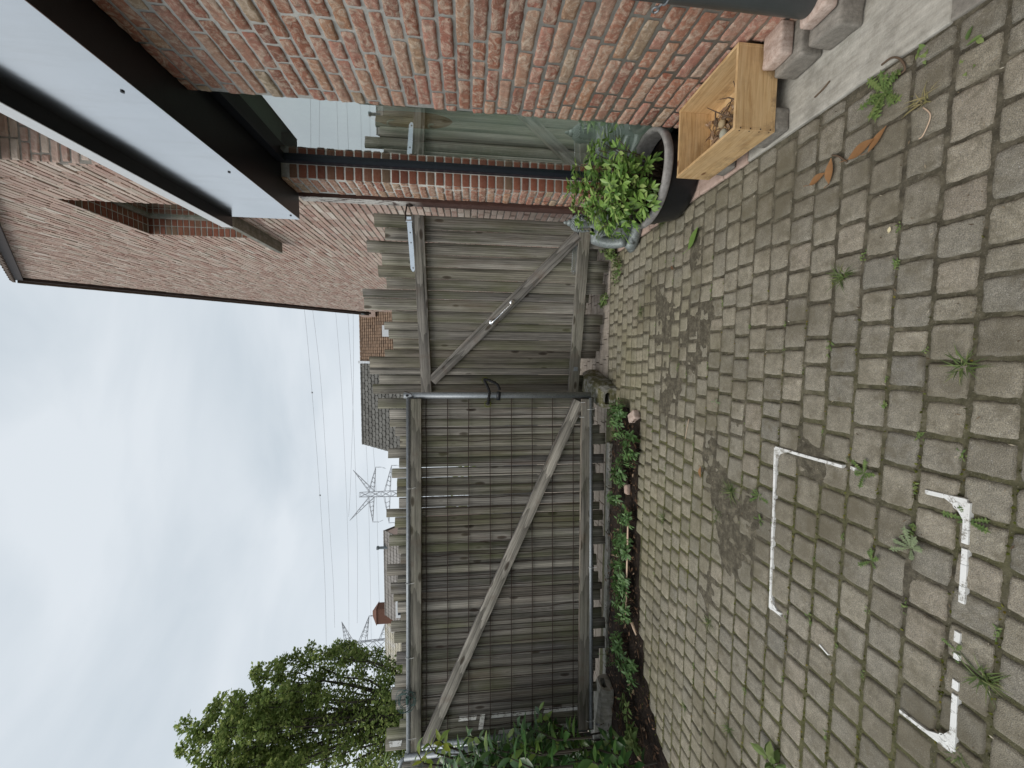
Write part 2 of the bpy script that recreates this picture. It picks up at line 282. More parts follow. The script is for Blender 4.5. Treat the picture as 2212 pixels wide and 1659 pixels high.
def tag(o,label=None,cat=None,group=None,kind=None):
    if label: o['label']=label
    if cat: o['category']=cat
    if group: o['group']=group
    if kind: o['kind']=kind
    return o
def thing(name,label,cat,loc=(0,0,0),group=None):
    o=bpy.data.objects.new(name,None); o.empty_display_size=.1; C.objects.link(o); o.location=loc; return tag(o,label,cat,group)
def struct(o,cat=None): o['kind']='structure'; return o
def recenter(o,loc):
    loc=Vector(loc); o.data.transform(Matrix.Translation(-loc)); o.location=loc; return o
U=random.uniform
def fr(p,o=3): return noise.fractal(Vector(p),1.,2.,o)

# ------------------------------------------------------------ world and light
w=bpy.data.worlds.new('World'); SC.world=w; w.use_nodes=True; nt=w.node_tree; nt.nodes.clear()
SUN_EL,SUN_AZ=rad(55),rad(232)
def wn(t,**k):
    q=nt.nodes.new(t)
    for a,b in k.items(): setattr(q,a,b)
    return q
sky=wn('ShaderNodeTexSky',sky_type='NISHITA'); sky.sun_disc=False; sky.sun_elevation=SUN_EL; sky.sun_rotation=SUN_AZ
tc=wn('ShaderNodeTexCoord'); mp=wn('ShaderNodeMapping'); mp.inputs[3].default_value=(1.1,1.1,3.2); nt.links.new(tc.outputs[0],mp.inputs[0])
nz=wn('ShaderNodeTexNoise'); nz.inputs['Scale'].default_value=1.5; nz.inputs['Detail'].default_value=6; nz.inputs['Roughness'].default_value=.5; nz.inputs['Distortion'].default_value=.5
nt.links.new(mp.outputs[0],nz.inputs['Vector'])
rp=wn('ShaderNodeValToRGB'); rp.color_ramp.elements[0].position=.30; rp.color_ramp.elements[0].color=(4.4,4.95,5.4,1); rp.color_ramp.elements[1].position=.62; rp.color_ramp.elements[1].color=(5.9,6.3,6.65,1)
nt.links.new(nz.outputs[0],rp.inputs[0])
mx=wn('ShaderNodeMix',data_type='RGBA'); mx.inputs[0].default_value=.93; nt.links.new(sky.outputs[0],mx.inputs[6]); nt.links.new(rp.outputs[0],mx.inputs[7])
bg=wn('ShaderNodeBackground'); bg.inputs[1].default_value=.1; nt.links.new(mx.outputs[2],bg.inputs[0]); wo=wn('ShaderNodeOutputWorld'); nt.links.new(bg.outputs[0],wo.inputs[0])
sl=bpy.data.lights.new('sun','SUN'); sl.energy=1.5; sl.angle=rad(35); sl.color=(1,.96,.9); so=bpy.data.objects.new('sun',sl); C.objects.link(so)
sdir=Vector((math.sin(SUN_AZ)*math.cos(SUN_EL),math.cos(SUN_AZ)*math.cos(SUN_EL),math.sin(SUN_EL))); so.rotation_euler=sdir.to_track_quat('Z','Y').to_euler(); so.location=(0,0,20)
vs_=SC.view_settings; vs_.view_transform='Standard'; vs_.look='None'; vs_.exposure=.42; vs_.gamma=1; SC.render.film_transparent=False

# ------------------------------------------------------------ ground
BED=[(-.42,2.74),(-1.15,2.69),(-1.85,2.655),(-2.3,2.52),(-2.6,2.29),(-2.66,2.1),(-2.75,1.6),(-4.6,1.2),(-4.6,3.5),(-3.1,3.26),(-1.8,3.27),(-.8,3.33),(-.42,3.12)]
def inpoly(x,y,P):
    r=False;j=len(P)-1
    for i in range(len(P)):
        if (P[i][1]>y)!=(P[j][1]>y) and x<(P[j][0]-P[i][0])*(y-P[i][1])/(P[j][1]-P[i][1])+P[i][0]: r=not r
        j=i
    return r
mb=MB(); mb.add([(-400,-200,-.09),(400,-200,-.09),(400,700,-.09),(-400,700,-.09)],[(0,1,2,3)]); struct(mb.make('ground',MT['ground']))
SILT=[PG(*p) for p in ((1500,720),(1520,690),(1545,1000),(1560,1085),(1590,920),(1625,1110),(1530,1300),(1590,1210),(1500,560),(1975,380),(1740,985),(1770,1020),(1430,690),(1440,860),(1960,1240))]
SR=[.20,.14,.15,.14,.10,.10,.13,.15,.11,.055,.07,.05,.2,.2,.05]
def silt(x,y):
    v=0
    for c,r in zip(SILT,SR):
        d=((x-c.x)/(r*1.7))**2+((y-c.y)/r)**2; v=max(v,math.exp(-d)*1.05)
    v+=.42*fr((x*3.1,y*3.1,2.))+.22*fr((x*11,y*11,7.)); return v
# joint sand: one sheet, rising over the stones where silt has settled
x0,x1,y0,y1=-5.,1.5,-.6,3.45; st=.02; nx=int((x1-x0)/st);ny=int((y1-y0)/st); mb=MB(); vs=[]
for i in range(nx+1):
    for j in range(ny+1):
        x=x0+i*st;y=y0+j*st; s=silt(x,y); k=max(0,min(1,(s-.35)/.6)); z=-.0084+.0026*fr((x*17,y*17,0))+.0026*fr((x*5,y*5,6))+k*.0098
        if inpoly(x,y,BED): z=-.06
        vs.append((x,y,z))
mb.add(vs,[(i*(ny+1)+j,(i+1)*(ny+1)+j,(i+1)*(ny+1)+j+1,i*(ny+1)+j+1) for i in range(nx) for j in range(ny)]); struct(mb.make('sand',MT['sand'],smooth=True))
def paver(mb,cx,cy,hx,hy,z,rot,N=8,bev=.010,tilt=None):
    sd=Vector((cx*31,cy*17,U(0,9))); vs=[];fs=[]; ca,sa=math.cos(rot),math.sin(rot); tx,ty=U(-.022,.022),U(-.022,.022); bev=bev*U(.6,1.5)
    U0=U(.06,.17)
    for i in range(N+1):
        for j in range(N+1):
            s=2*i/N-1;t=2*j/N-1
            s=math.copysign(1-(1-abs(s))**1.6,s); t=math.copysign(1-(1-abs(t))**1.6,t)
            q=U0; px=s*math.sqrt(1-q*t**4*abs(s)); py=t*math.sqrt(1-q*s**4*abs(t)); m=max(abs(s),abs(t))
            nz_=noise.noise(Vector((px*2.2,py*2.2,0))+sd)
            lx=hx*px*(1+.05*nz_*m)+.0025*noise.noise(Vector((px*6,py*6,3))+sd)*m+.0016*noise.noise(Vector((px*15,py*15,3))+sd)*m; ly=hy*py*(1+.05*noise.noise(Vector((px*2,py*2,5))+sd)*m)+.0025*noise.noise(Vector((px*6,py*6,8))+sd)*m+.0016*noise.noise(Vector((px*15,py*15,8))+sd)*m
            e=max(0,(m-.82)/.18); zz=z-bev*e**2.0-.006*max(0,noise.noise(Vector((px*3.1,py*3.1,17))+sd)-.25)*(m>.55)+.0022*noise.noise(Vector((px*1.6,py*1.6,1))+sd)+lx*tx+ly*ty
            if m>.999: zz-=.012
            vs.append((cx+lx*ca-ly*sa,cy+lx*sa+ly*ca,zz))
    for i in range(N):
        for j in range(N): fs.append((i*(N+1)+j,(i+1)*(N+1)+j,(i+1)*(N+1)+j+1,i*(N+1)+j+1))
    mb.add(vs,fs)
mb=MB(); ROW=.0991; y=.7455-ROW*11
MH=[(-.376,1.442),(-1.054,1.415),(-1.031,.804),(-.364,.821)]
while y<3.4:
    x=-3.9-U(0,.1) if y<2.3 else -3.2-U(0,.1); wav=.006*math.sin(y*5)
    while x<.875:
        ln=random.choice([.098,.102,.106,.098,.102,.13,.105]) if U(0,1)>.1 else .07
        if x+ln>.87: ln=.882-x
        cx=x+ln/2; cy=y+ROW/2+.004*noise.noise(Vector((cx*1.3,y,4)))+wav*.3
        if ln>.03 and not inpoly(cx,cy,BED) and not(cx<-2.9 and cy>2.6) and not (abs(cx+.42)<.1 and abs(cy-2.98)<.1):
            if y<3.2 or cx>-.4:
                gap=.0034
                zt=.0015*noise.noise(Vector((cx*.9,cy*.9,0)))*2+U(-.0028,.0028)
                paver(mb,cx,cy,ln/2-gap-U(0,.0015),ROW/2-gap-U(0,.0015),zt,U(-.022,.022),13 if cy<1.25 else 9 if cy<2 else 6)
        x+=ln
    y+=ROW
pv=struct(mb.make('paving',MT['paver'],smooth=True))
# street side pavers, beyond the gate
mb=MB(); y=3.40
while y<7:
    x=-7.-U(0,.2)
    while x<1.36:
        ln=U(.19,.21)
        mb.rbox((x+.003,y+.003,-.05),(x+ln-.003,y+.095,-.012+U(-.002,.002)),.005,1); x+=ln
    y+=.099
struct(mb.make('driveway',m_conc('street_paver',(.24,.205,.165),(.38,.33,.28),0,9)))
mb=MB(); mb.box((-30,7.05,-.085),(30,14,-.03)); struct(mb.make('street',m_flat('asphalt',(.055,.055,.055),.95,.4,60)))
# pale kerb behind the bed
mb=MB(); 
for k in range(6):
    xa=-3.3+k*.42; mb.rbox((xa,3.275+.012*k-.045,-.06),(xa+.412,3.275+.012*k+.03,.012),.006,4,None,.003)
struct(mb.make('kerb',MT['footc'],smooth=True))
# concrete slab along the wall and clay edging
mb=MB(); mb.rbox((.888,.955,-.05),(1.222,1.70,.004),.006,12,None,.002); struct(mb.make('concrete_slab',MT['slab'],smooth=True))
mb=MB(); yy=1.706
for k in range(8):
    L=.2 if k else .17; mb.rbox((.888+U(-.004,.004),yy,-.05),(1.09,yy+L-.006,.004+U(-.002,.002)),.005,5,None,.003); mb.rbox((1.096,yy,-.05),(1.30,yy+L-.006,.004+U(-.002,.002)),.005,5,None,.003); yy+=L
struct(mb.make('clay_edging',MT['clay'],smooth=True))
mb=MB(); yy=-.4
while yy<.9:
    mb.rbox((.89,yy,-.05),(.985,yy+.16,.0+U(-.002,.002)),.006,4,None,.003); mb.rbox((.995,yy+.02,-.05),(1.215,yy+.18,-.002),.006,4,None,.003); yy+=.2
struct(mb.make('wall_edging',MT['greyp'],smooth=True))
# soil bed
mb=MB(); st=.025; gx=int(4.2/st); gy=int(2.4/st); vs=[]
for i in range(gx+1):
    for j in range(gy+1):
        x=-4.6+i*st;y=1.15+j*st; z=-.012+.028*fr((x*5,y*5,3),4)+.012*fr((x*23,y*23,1)); 
        if not inpoly(x,y,BED): z=-.055
        vs.append((x,y,z))
mb.add(vs,[(i*(gy+1)+j,(i+1)*(gy+1)+j,(i+1)*(gy+1)+j+1,i*(gy+1)+j+1) for i in range(gx) for j in range(gy)]); struct(mb.make('soil',MT['soil'],smooth=True))
mb=MB(); k=0
while k<3200:
    x,y=U(-4.2,-.4),U(1.5,3.35)
    if not inpoly(x,y,BED): continue
    k+=1; a=U(0,6.3); L=U(.012,.06)*U(.6,1); mb.leaf((x,y,U(.0,.025)),(math.cos(a),math.sin(a),U(-.2,.35)),(U(-.6,.6),U(-.6,.6),1),L,L*U(.15,.5),U(-.3,.3),U(-.3,.4),2)
tag(mb.make('leaf_litter',MT['litter']),'brown leaf litter and bark bits covering the soil bed','leaf litter',kind='stuff')

# ------------------------------------------------------------ brick faces
def brickface(mb,o,u,v,n,Wd,Ht,keep=None,course=.063,mj=.0115,hi=True,pro=.0055,lens=(.205,.205,.205,.1,.205),z0=0):
    o,u,v,n=Vector(o),Vector(u),Vector(v),Vector(n); nrow=int(Ht/course)+1
    for r in range(nrow):
        x=-U(0,.2)
        while x<Wd:
            L=random.choice(lens)*U(.95,1.03); a=max(0,x); b=min(Wd,x+L-mj); x+=L
            if b-a<.02: continue
            za=r*course+mj*.5+U(-.0025,.0025); zb=min(Ht,(r+1)*course-mj*.5+U(-.0025,.0025))
            if zb-za<.012: continue
            if keep:
                seg=keep(a,b,(za+zb)/2)
                if not seg: continue
            else: seg=[(a,b)]
            for a2,b2 in seg:
                if b2-a2<.012: continue
                sd=Vector((U(-99,99),U(-99,99),0)); P=pro+U(-.002,.003); tx=U(-.012,.012); tz=U(-.04,.04)
                if hi: nu=max(4,int((b2-a2)/.011)); nv=6
                else: nu=1; nv=1
                vs=[];fs=[]
                if hi:
                    for i in range(nu+1):
                        for j in range(nv+1):
                            s=2*i/nu-1;t=2*j/nv-1; s=math.copysign(1-(1-abs(s))**1.3,s); t=math.copysign(1-(1-abs(t))**1.3,t)
                            m=max(abs(s),abs(t)); uu=(a2+b2)/2+s*(b2-a2)/2; ww=(za+zb)/2+t*(zb-za)/2
                            q=Vector((uu*26,ww*34,0))+sd; 
                            uu+=.0028*noise.noise(q*1.3)*m; ww+=.0036*noise.noise(q*1.1+Vector((5,5,5)))*m
                            if abs(s)>.9 and abs(t)>.9: uu-=math.copysign(.0015,s); ww-=math.copysign(.0015,t)
                            dep=P*(1-max(0,(m-.84)/.16)**2*.8)+.0032*noise.fractal(q,1.,2.,3)+s*tx*.05+t*tz*.04
                            if m>.999: dep=min(dep,.001)
                            vs.append(o+u*uu+v*ww+n*dep)
                    for i in range(nu):
                        for j in range(nv): fs.append((i*(nv+1)+j,(i+1)*(nv+1)+j,(i+1)*(nv+1)+j+1,i*(nv+1)+j+1))
                    mb.add(vs,fs,0)
                else:
                    e=.003; P2=P+U(-.003,.003)
                    q=[(a2,za),(b2,za),(b2,zb),(a2,zb)]; q2=[(a2+e,za+e),(b2-e,za+e),(b2-e,zb-e),(a2+e,zb-e)]
                    vs=[o+u*x_+v*z_ for x_,z_ in q]+[o+u*x_+v*z_+n*(P2+U(-.002,.002)) for x_,z_ in q2]
                    mb.add(vs,[(4,5,6,7),(0,1,5,4),(1,2,6,5),(2,3,7,6),(3,0,4,7)],0)
WX=1.22; SOF=2.571
bh=thing('brick_house','flat roofed brick house extension with tall window on the right','house',(1.3,1.5,0))
mb=MB(); brickface(mb,(WX,2.05,0),(0,-1,0),(0,0,1),(-1,0,0),3.2,SOF)       # near wall
mb.box((WX+.0005,-1.15,-.05),(WX+.10,2.048,SOF-.003),mi=1)
brickface(mb,(WX,3.19,0),(0,-1,0),(0,0,1),(-1,0,0),.25,SOF)                  # pier
mb.box((WX+.0005,2.9445,-.05),(WX+.30,3.19,SOF-.003),mi=1)
mb.box((WX+.101,-1.15,-.05),(WX+.30,2.06,SOF-.003),mi=1)
o=mb.make('wall',[MT['brick'],MT['mortar']],bh,True)
mb=MB()
for r in range(41):
    za=r*.063+.006+U(-.002,.002); zb=(r+1)*.063-.006+U(-.002,.002)
    if zb>SOF-.01: break
    mb.rbox((WX+.004,2.9425-U(.0,.002),za),(WX+.092,2.96,zb),.003,2,None,.0015)
mb.make('window_reveal',MT['rbrick'],bh,True)
# window: frame, pane, room behind
GX=1.325
wf=MB(); wf.box((1.3135,2.905,.03),(1.40,2.9425,SOF-.004)); wf.box((1.30,2.868,.09),(1.38,2.9045,SOF-.06)); wf.box((1.3135,2.05,.03),(1.40,2.9045,.088)); wf.box((1.30,2.05,SOF-.058),(1.40,2.9045,SOF-.004)); wf.box((1.3135,2.0515,.09),(1.40,2.085,SOF-.06)); wf.box((1.302,2.862,.1),(1.33,2.867,SOF-.07))
wfo=wf.make('window_frame',MT['anth'],bh)
g=MB(); g.box((GX,2.086,.0885),(GX+.006,2.861,SOF-.0585)); g.make('window_pane',MT['glass'],wfo)
s_=MB(); s_.box((1.31,2.9425,.03),(1.3125,2.9435,SOF-.01)); s_.box((WX+.093,2.936,.03),(1.3128,2.9423,SOF-.005)); s_.make('sealant_bead',MT['mortar'],wfo)
sl_=MB(); sl_.box((WX+.01,2.052,.006),(1.3128,2.936,.028)); sl_.make('window_sill',MT['footc'],bh)
rm=MB(); rm.add([(1.41,1.,-.02),(4.2,1.,-.02),(4.2,5.,-.02),(1.41,5.,-.02),(1.41,1.,2.56),(4.2,1.,2.56),(4.2,5.,2.56),(1.41,5.,2.56)],[(0,1,2,3),(7,6,5,4),(4,5,1,0),(5,6,2,1),(6,7,3,2)])
rm.add([(1.41,2.0,0),(1.41,1,0),(1.41,1,2.56),(1.41,2.0,2.56)],[(0,1,2,3)]); rm.add([(1.41,2.95,0),(1.41,5,0),(1.41,5,2.56),(1.41,2.95,2.56)],[(3,2,1,0)])
rm.add([(1.60,1.6,0),(1.60,4.2,0),(1.60,4.2,2.55),(1.60,1.6,2.55)],[(0,1,2,3)]); rm.make('room_lining_bounce_sheet',MT['room'],bh)  # pale sheet added close behind the pane to catch daylight and brighten it
# roof edge: fascia, trim, soffit, screws
FX=1.03
mb=MB(); mb.box((FX+.002,-2,SOF),(WX+.4,3.228,SOF+.012)); mb.box((FX+.022,3.19,SOF+.013),(WX+.4,3.228,3.06)); mb.make('soffit',MT['black'],bh)
mb=MB(); mb.box((FX-.0015,-2,SOF-.001),(FX+.0015,3.2305,3.068)); fo=mb.make('fascia',MT['fascia'],bh)
for p in ((264.5,196.5),(495,371),(628,465)):
    q=PX(p[0],p[1],FX); mb=MB(); mb.tube([q+Vector((-.0016,0,0)),q+Vector((-.006,0,0))],.007,10); mb.make('screw',MT['black'],fo)
mb=MB(); mb.box((.957,-2,3.069),(WX+.6,3.25,3.081)); mb.make('roof_deck',MT['black'],bh)
mb=MB(); mb.box((.953,-2,3.066),(.9565,3.252,3.142)); mb.box((.957,-2,3.128),(1.06,3.252,3.142)); mb.make('roof_trim',MT['wtrim'],bh)
mb=MB(); mb.box((1.0605,-2,3.09),(4.5,3.17,3.12)); mb.make('flat_roof',MT['greyp'],bh)
# ------------------------------------------------------------ gable house
GXW=1.34; GY0=3.2; GY1=12.8; EZ=4.75; AP=(8.15,9.45)
gh=thing('gable_house','tall brick house with a steep gable and small deep window','house',(3,8,0))
def topz(y): return EZ+(AP[1]-EZ)*(1-abs(y-AP[0])/(AP[0]-GY0))
wy0,wy1,wz0,wz1=3.93,4.95,3.60,4.90
def keep(a,b,z):
    ya,yb=GY0+a,GY0+b
    if z<0: return None
    segs=[(a,b)]
    if wz0<z<wz1:
        segs=[]; 
        if ya<wy0: segs.append((a,min(b,wy0-GY0)))
        if yb>wy1: segs.append((max(a,wy1-GY0),b))
    out=[]
    for s,e in segs:
        if z>EZ-.1:
            k=(z-EZ)/(AP[1]-EZ); lo=AP[0]-(AP[0]-GY0)*(1-k)-GY0; hi_=AP[0]+(GY1-AP[0])*(1-k)-GY0; s=max(s,lo); e=min(e,hi_)
        if e-s>.015: out.append((s,e))
    return out
mb=MB(); brickface(mb,(GXW,GY0,0),(0,1,0),(0,0,1),(-1,0,0),GY1-GY0,9.7,keep,hi=False,pro=.007,course=.0625,lens=(.21,.21,.105,.21))
brickface(mb,(GXW,GY0,2.9),(1,0,0),(0,0,1),(0,-1,0),3.2,1.95,None,hi=True,pro=.007)
def poly(mb,pts,mi): mb.add(pts,[tuple(range(len(pts)))],mi)
x=GXW+.0008
for q in ([(x,GY0,0),(x,GY0,EZ),(x,wy0,topz(wy0)),(x,wy0,0)],[(x,wy0,0),(x,wy0,wz0),(x,wy1,wz0),(x,wy1,0)],[(x,wy0,wz1),(x,wy0,topz(wy0)),(x,wy1,topz(wy1)),(x,wy1,wz1)],[(x,wy1,0),(x,wy1,topz(wy1)),(x,AP[0],AP[1]),(x,GY1,EZ),(x,GY1,0)],
  [(GXW,GY0+.0008,0),(9,GY0+.0008,0),(9,GY0+.0008,EZ),(GXW,GY0+.0008,EZ)],[(GXW,GY1,0),(9,GY1,0),(9,GY1,EZ),(GXW,GY1,EZ)],[(9,GY0,0),(9,GY1,0),(9,GY1,EZ),(9,AP[0],AP[1]),(9,GY0,EZ)]): poly(mb,q,1)
mb.make('wall',[MT['gbrick'],MT['gmortar']],gh)
dk=MB(); D=.17
def strip(mb,o,u,v,n,L,H,head=.1):   # plain course of bricks lining a reveal
    o,u,v,n=map(Vector,(o,u,v,n)); r=0; z=0
    while z<H-.02:
        for a in (0,head):
            b=min(L,a+head-.01) if a==0 else L
            if b-a<.02: continue
            e=.005; zb=min(H,z+.0535); q=[o+u*a+v*(z+e),o+u*b+v*(z+e),o+u*b+v*zb,o+u*a+v*zb]; mb.add([p for p in q]+[p+n*U(.003,.006) for p in q],[(4,5,6,7),(0,1,5,4),(1,2,6,5),(2,3,7,6),(3,0,4,7)],0)
        z+=.0625
strip(dk,(GXW+.002,wy1,wz0),(1,0,0),(0,0,1),(0,-1,0),D,wz1-wz0); strip(dk,(GXW+.002,wy0,wz1),(1,0,0),(0,1,0),(0,0,-1),D,wy1-wy0)
poly(dk,[(x,wy1+.0005,wz0),(x+D,wy1+.0005,wz0),(x+D,wy1+.0005,wz1),(x,wy1+.0005,wz1)],1); poly(dk,[(x,wy0,wz1+.0005),(x+D,wy0,wz1+.0005),(x+D,wy1,wz1+.0005),(x,wy1,wz1+.0005)],1); poly(dk,[(x,wy0,wz0),(x+D,wy0,wz0),(x+D,wy0,wz1),(x,wy0,wz1)],1)
dk.make('window_reveal',[MT['rbrick'],MT['mortar']],gh)
wf=MB(); X0=GXW+D+.002; fw=.06
wf.box((X0,wy0,wz0),(X0+.06,wy0+fw,wz1)); wf.box((X0,wy1-fw,wz0),(X0+.06,wy1,wz1)); wf.box((X0,wy0+fw,wz0),(X0+.06,wy1-fw,wz0+fw)); wf.box((X0,wy0+fw,wz1-fw),(X0+.06,wy1-fw,wz1)); wo_=wf.make('window',MT['footc'],gh)
g=MB(); g.box((X0+.02,wy0+fw,wz0+fw),(X0+.026,wy1-fw,wz1-fw)); g.make('window_pane',MT['glass'],wo_)
g=MB(); g.box((X0+.3,wy0-.5,wz0-.5),(X0+.32,wy1+.5,wz1+.5)); g.make('curtain',MT['room'],wo_)
sl_=MB(); sl_.rbox((GXW-.125,3.70,3.535),(GXW-.0005,5.10,3.592),.004,4); sl_.make('window_sill',MT['footc'],gh)
def roofslab(mb,y0,z0,y1,z1,xa,xb,n,pitch_cols,t=.05,r=0):
    # courses of tiles between the eave (y0,z0) and the ridge (y1,z1)
    d=Vector((0,y1-y0,z1-z0)); L=d.length; d/=L; nn=Vector((0,-d.z,d.y)); nn=nn if nn.z>0 else -nn
    for k in range(n):
        a,b=L*k/n,L*(k+1)/n+.04
        for c in range(pitch_cols):
            u0=xa+(xb-xa)*c/pitch_cols; u1=xa+(xb-xa)*(c+1)/pitch_cols-.006
            p=[Vector((u0,y0,z0))+d*a+nn*(t+.03),Vector((u1,y0,z0))+d*a+nn*(t+.03),Vector((u1,y0,z0))+d*b+nn*t,Vector((u0,y0,z0))+d*b+nn*t]
            q=[v-nn*.03 for v in p]; mb.add(p+q,[(0,1,2,3),(7,6,5,4),(4,5,1,0),(5,6,2,1),(6,7,3,2),(7,4,0,3)])
mb=MB(); roofslab(mb,GY0-.35,EZ-.35,AP[0],AP[1],GXW-.10,5.3,24,18,.09); roofslab(mb,GY1+.3,EZ-.3,AP[0],AP[1],GXW-.10,5.3,24,18,.09); mb.make('roof',MT['rtile'],gh)
mb=MB(); 
for s in (-1,1):
    e=GY0 if s<0 else GY1; ex=e+s*.3; d=Vector((0,AP[0]-e,AP[1]-EZ)).normalized(); p0=Vector((GXW-.06,e,EZ))-d*.42; p1=Vector((GXW-.06,AP[0],AP[1]))
    n_=Vector((0,-d.z*(1 if d.y>0 else -1),abs(d.y)))
    for a,b,w_ in ((-.09,.0,.09),):
        q=[p0+n_*-.03,p1+n_*-.03,p1+n_*.09,p0+n_*.09]; vs=[v for v in q]+[v+Vector((.055,0,0)) for v in q]; mb.add(vs,[(0,1,2,3),(7,6,5,4),(0,4,5,1),(1,5,6,2),(2,6,7,3),(3,7,4,0)])
mb.make('verge_board',m_flat('dark_verge',(.05,.035,.03),.7,.3),gh)
mb=MB(); mb.tube([(GXW-.1,GY1+.16,EZ-.10),(5,GY1+.16,EZ-.10)],.07,12); mb.make('gutter',MT['zinc'],gh)
# ------------------------------------------------------------ items on the wall
dp=thing('downpipe','dark grey zinc downpipe in front of the brick wall','downpipe',(1.172,1.25,.15))
mb=MB(); mb.tube([(1.172,1.25,.152),(1.172,1.25,2.565)],.042,28); mb.make('pipe',MT['zinc'],dp,True)
mb=MB(); c=Vector((1.172,1.25,.64)); mb.tube([c+Vector((math.cos(a)*.0445,math.sin(a)*.0445,0)) for a in [k*.2617 for k in range(25)]],.0035,6); mb.tube([c+Vector((-.02,.04,0)),c+Vector((-.005,.075,0))],.004,8)
e=c+Vector((.0,.087,0)); mb.tube([e+Vector((0,math.cos(a)*.011,math.sin(a)*.011)) for a in [k*.5236 for k in range(13)]],.0035,8); mb.make('clip',MT['galv'],dp,True)
gp=thing('gate_post','dark brown gate post with white flaking paint beside the brick pier','post',(1.29,3.385,0))
mb=MB(); mb.rbox((1.244,3.335,-.05),(1.335,3.438,2.62),.004,-1,None,.0015); mb.make('post',MT['post'],gp,True)
# ------------------------------------------------------------ right gate leaf (stands ajar)
A0=PY(905,470,3.38); B0=PY(910,850,3.72); A0.z=0;B0.z=0
du=(B0-A0).normalized(); dn=Vector((-du.y,du.x,0)); dn=dn if dn.y<0 else -dn     # dn faces the camera
def L5(cx,cy,x0=1300,y0=700,s=1.659): return ((cx/s+x0)/1.8228,(cy/s+y0)/1.8228)
def onleaf(px,py,org,n,off=0):
    return hit(px,py,n,org.dot(n)+off)
def plank(mb,org,u,n,s0,s1,zb,zt,th=.019,off=0.):
    b=Vector((0,0,0)); sd=Vector((U(-50,50),U(-50,50),0)); cups=U(-.002,.002); tl=U(-.004,.004); m=14; vs=[];fs=[]
    sec=[(0.,0.),(.045,1.),(.5,1.),(.955,1.),(1.,0.)]
    for i in range(m+1):
        z=zb+(zt-zb)*i/m; wob=.0018*noise.noise(Vector((z*2.5,0,0))+sd)
        for k,(t,h) in enumerate(sec):
            s=s0+(s1-s0)*t+wob+ (.0012*noise.noise(Vector((z*9,t*3,0))+sd)); d=off-.0075*(1-h)+cups*(1-abs(2*t-1))+tl*(i/m-.5)
            zz=z+(.004*noise.noise(Vector((t*4,i,0))+sd) if i in(0,m) else 0)
            vs.append(org+u*s+n*d+Vector((0,0,zz)))
        for t in (1.,0.): vs.append(org+u*(s0+(s1-s0)*t+wob)+n*(off-th)+Vector((0,0,z)))
    k=7
    for i in range(m):
        for j in range(k): fs.append((i*k+j,i*k+(j+1)%k,(i+1)*k+(j+1)%k,(i+1)*k+j))
    fs+=[tuple(range(k))[::-1],tuple(m*k+j for j in range(k))]
    mb.add(vs,fs)
TOPS=[(237,328,287),(330,412,357),(415,495,240),(497,575,338),(577,654,314),(656,730,367),(733,788,213),(790,866,222),(868,940,405),(943,995,352),(996,1053,382),(1055,1122,413),(1125,1172,357),(1173,1243,258),(1243,1285,258),(1288,1350,320),(1352,1412,280)]
BOTS=[1745,1835,1750,1825,1785,1825,1690,1672,1825,1762,1775,1793,1733,1632,1632,1672,1660]
gr=thing('wooden_gate','weathered plank gate leaf standing ajar with chrome pull handle and strap hinges','gate',(A0.x,A0.y,0))
mb=MB()
for (a,b,t),bt in zip(TOPS,BOTS):
    q0=onleaf(*L5(450,a),A0,dn); q1=onleaf(*L5(450,b),A0,dn); s0=(q0-A0).dot(du); s1=(q1-A0).dot(du)
    zt=onleaf(*L5(t,(a+b)/2),A0,dn).z; zb=max(.012,onleaf(*L5(bt,(a+b)/2+18),A0,dn).z)
    plank(mb,A0,du,dn,s0-.0002-(.001*(U(0,1)<.5)),s1+.0004*(U(0,1)<.6)-.0002,zb,zt,off=U(-.004,.004))
mb.make('plank_panel',MT['wood'],gr,True)
def bar(mb,p,q,wd,th,nrm,off,roll=None):      # squared timber from p to q lying against a plane
    p=p+nrm*off;q=q+nrm*off; d=(q-p); L=d.length; d/=L; s=nrm.cross(d); M_=Matrix((d,s,nrm)).transposed().to_4x4(); M_.translation=p
    mb.rbox((0,-wd/2,0),(L,wd/2,th),.004,-1,M_,.0025)
def leafp(cx,cy): return onleaf(*L5(cx,cy),A0,dn,.03)
def midbar(name,p1,p2,p3,p4,off=.004,th=.036,par=None,org=None,f=leafp,mat=None,nrm=dn):
    a=(f(*p1)+f(*p2))/2;b=(f(*p3)+f(*p4))/2; wd=(( f(*p1)-f(*p2)).length+(f(*p3)-f(*p4)).length)/2*.97
    a=a-nrm*.03;b=b-nrm*.03; d=(b-a).normalized(); 
    wd*=abs((f(*p1)-f(*p2)).normalized().cross(d).length)
    mb=MB(); L=(b-a).length; s=nrm.cross(d); ax=Matrix((d,s,nrm)).transposed().to_4x4(); ax.translation=a+nrm*off
    mb.rbox((0,-wd/2,0),(L,wd/2,th),.004,-1,None,.0028)
    o=mb.make(name,mat or MT['rail'],None,True); o.matrix_world=ax
    if par: 
        o.parent=par; o.matrix_parent_inverse=Matrix.Translation(-par.location)
    return o
midbar('rail',(532,243),(615,243),(597,1408),(662,1408),par=gr)
midbar('rail',(1630,290),(1706,290),(1553,1408),(1620,1408),par=gr)
midbar('brace',(1600,355),(1650,395),(662,1290),(668,1365),off=.005,th=.034,par=gr,mat=MT['brace'])
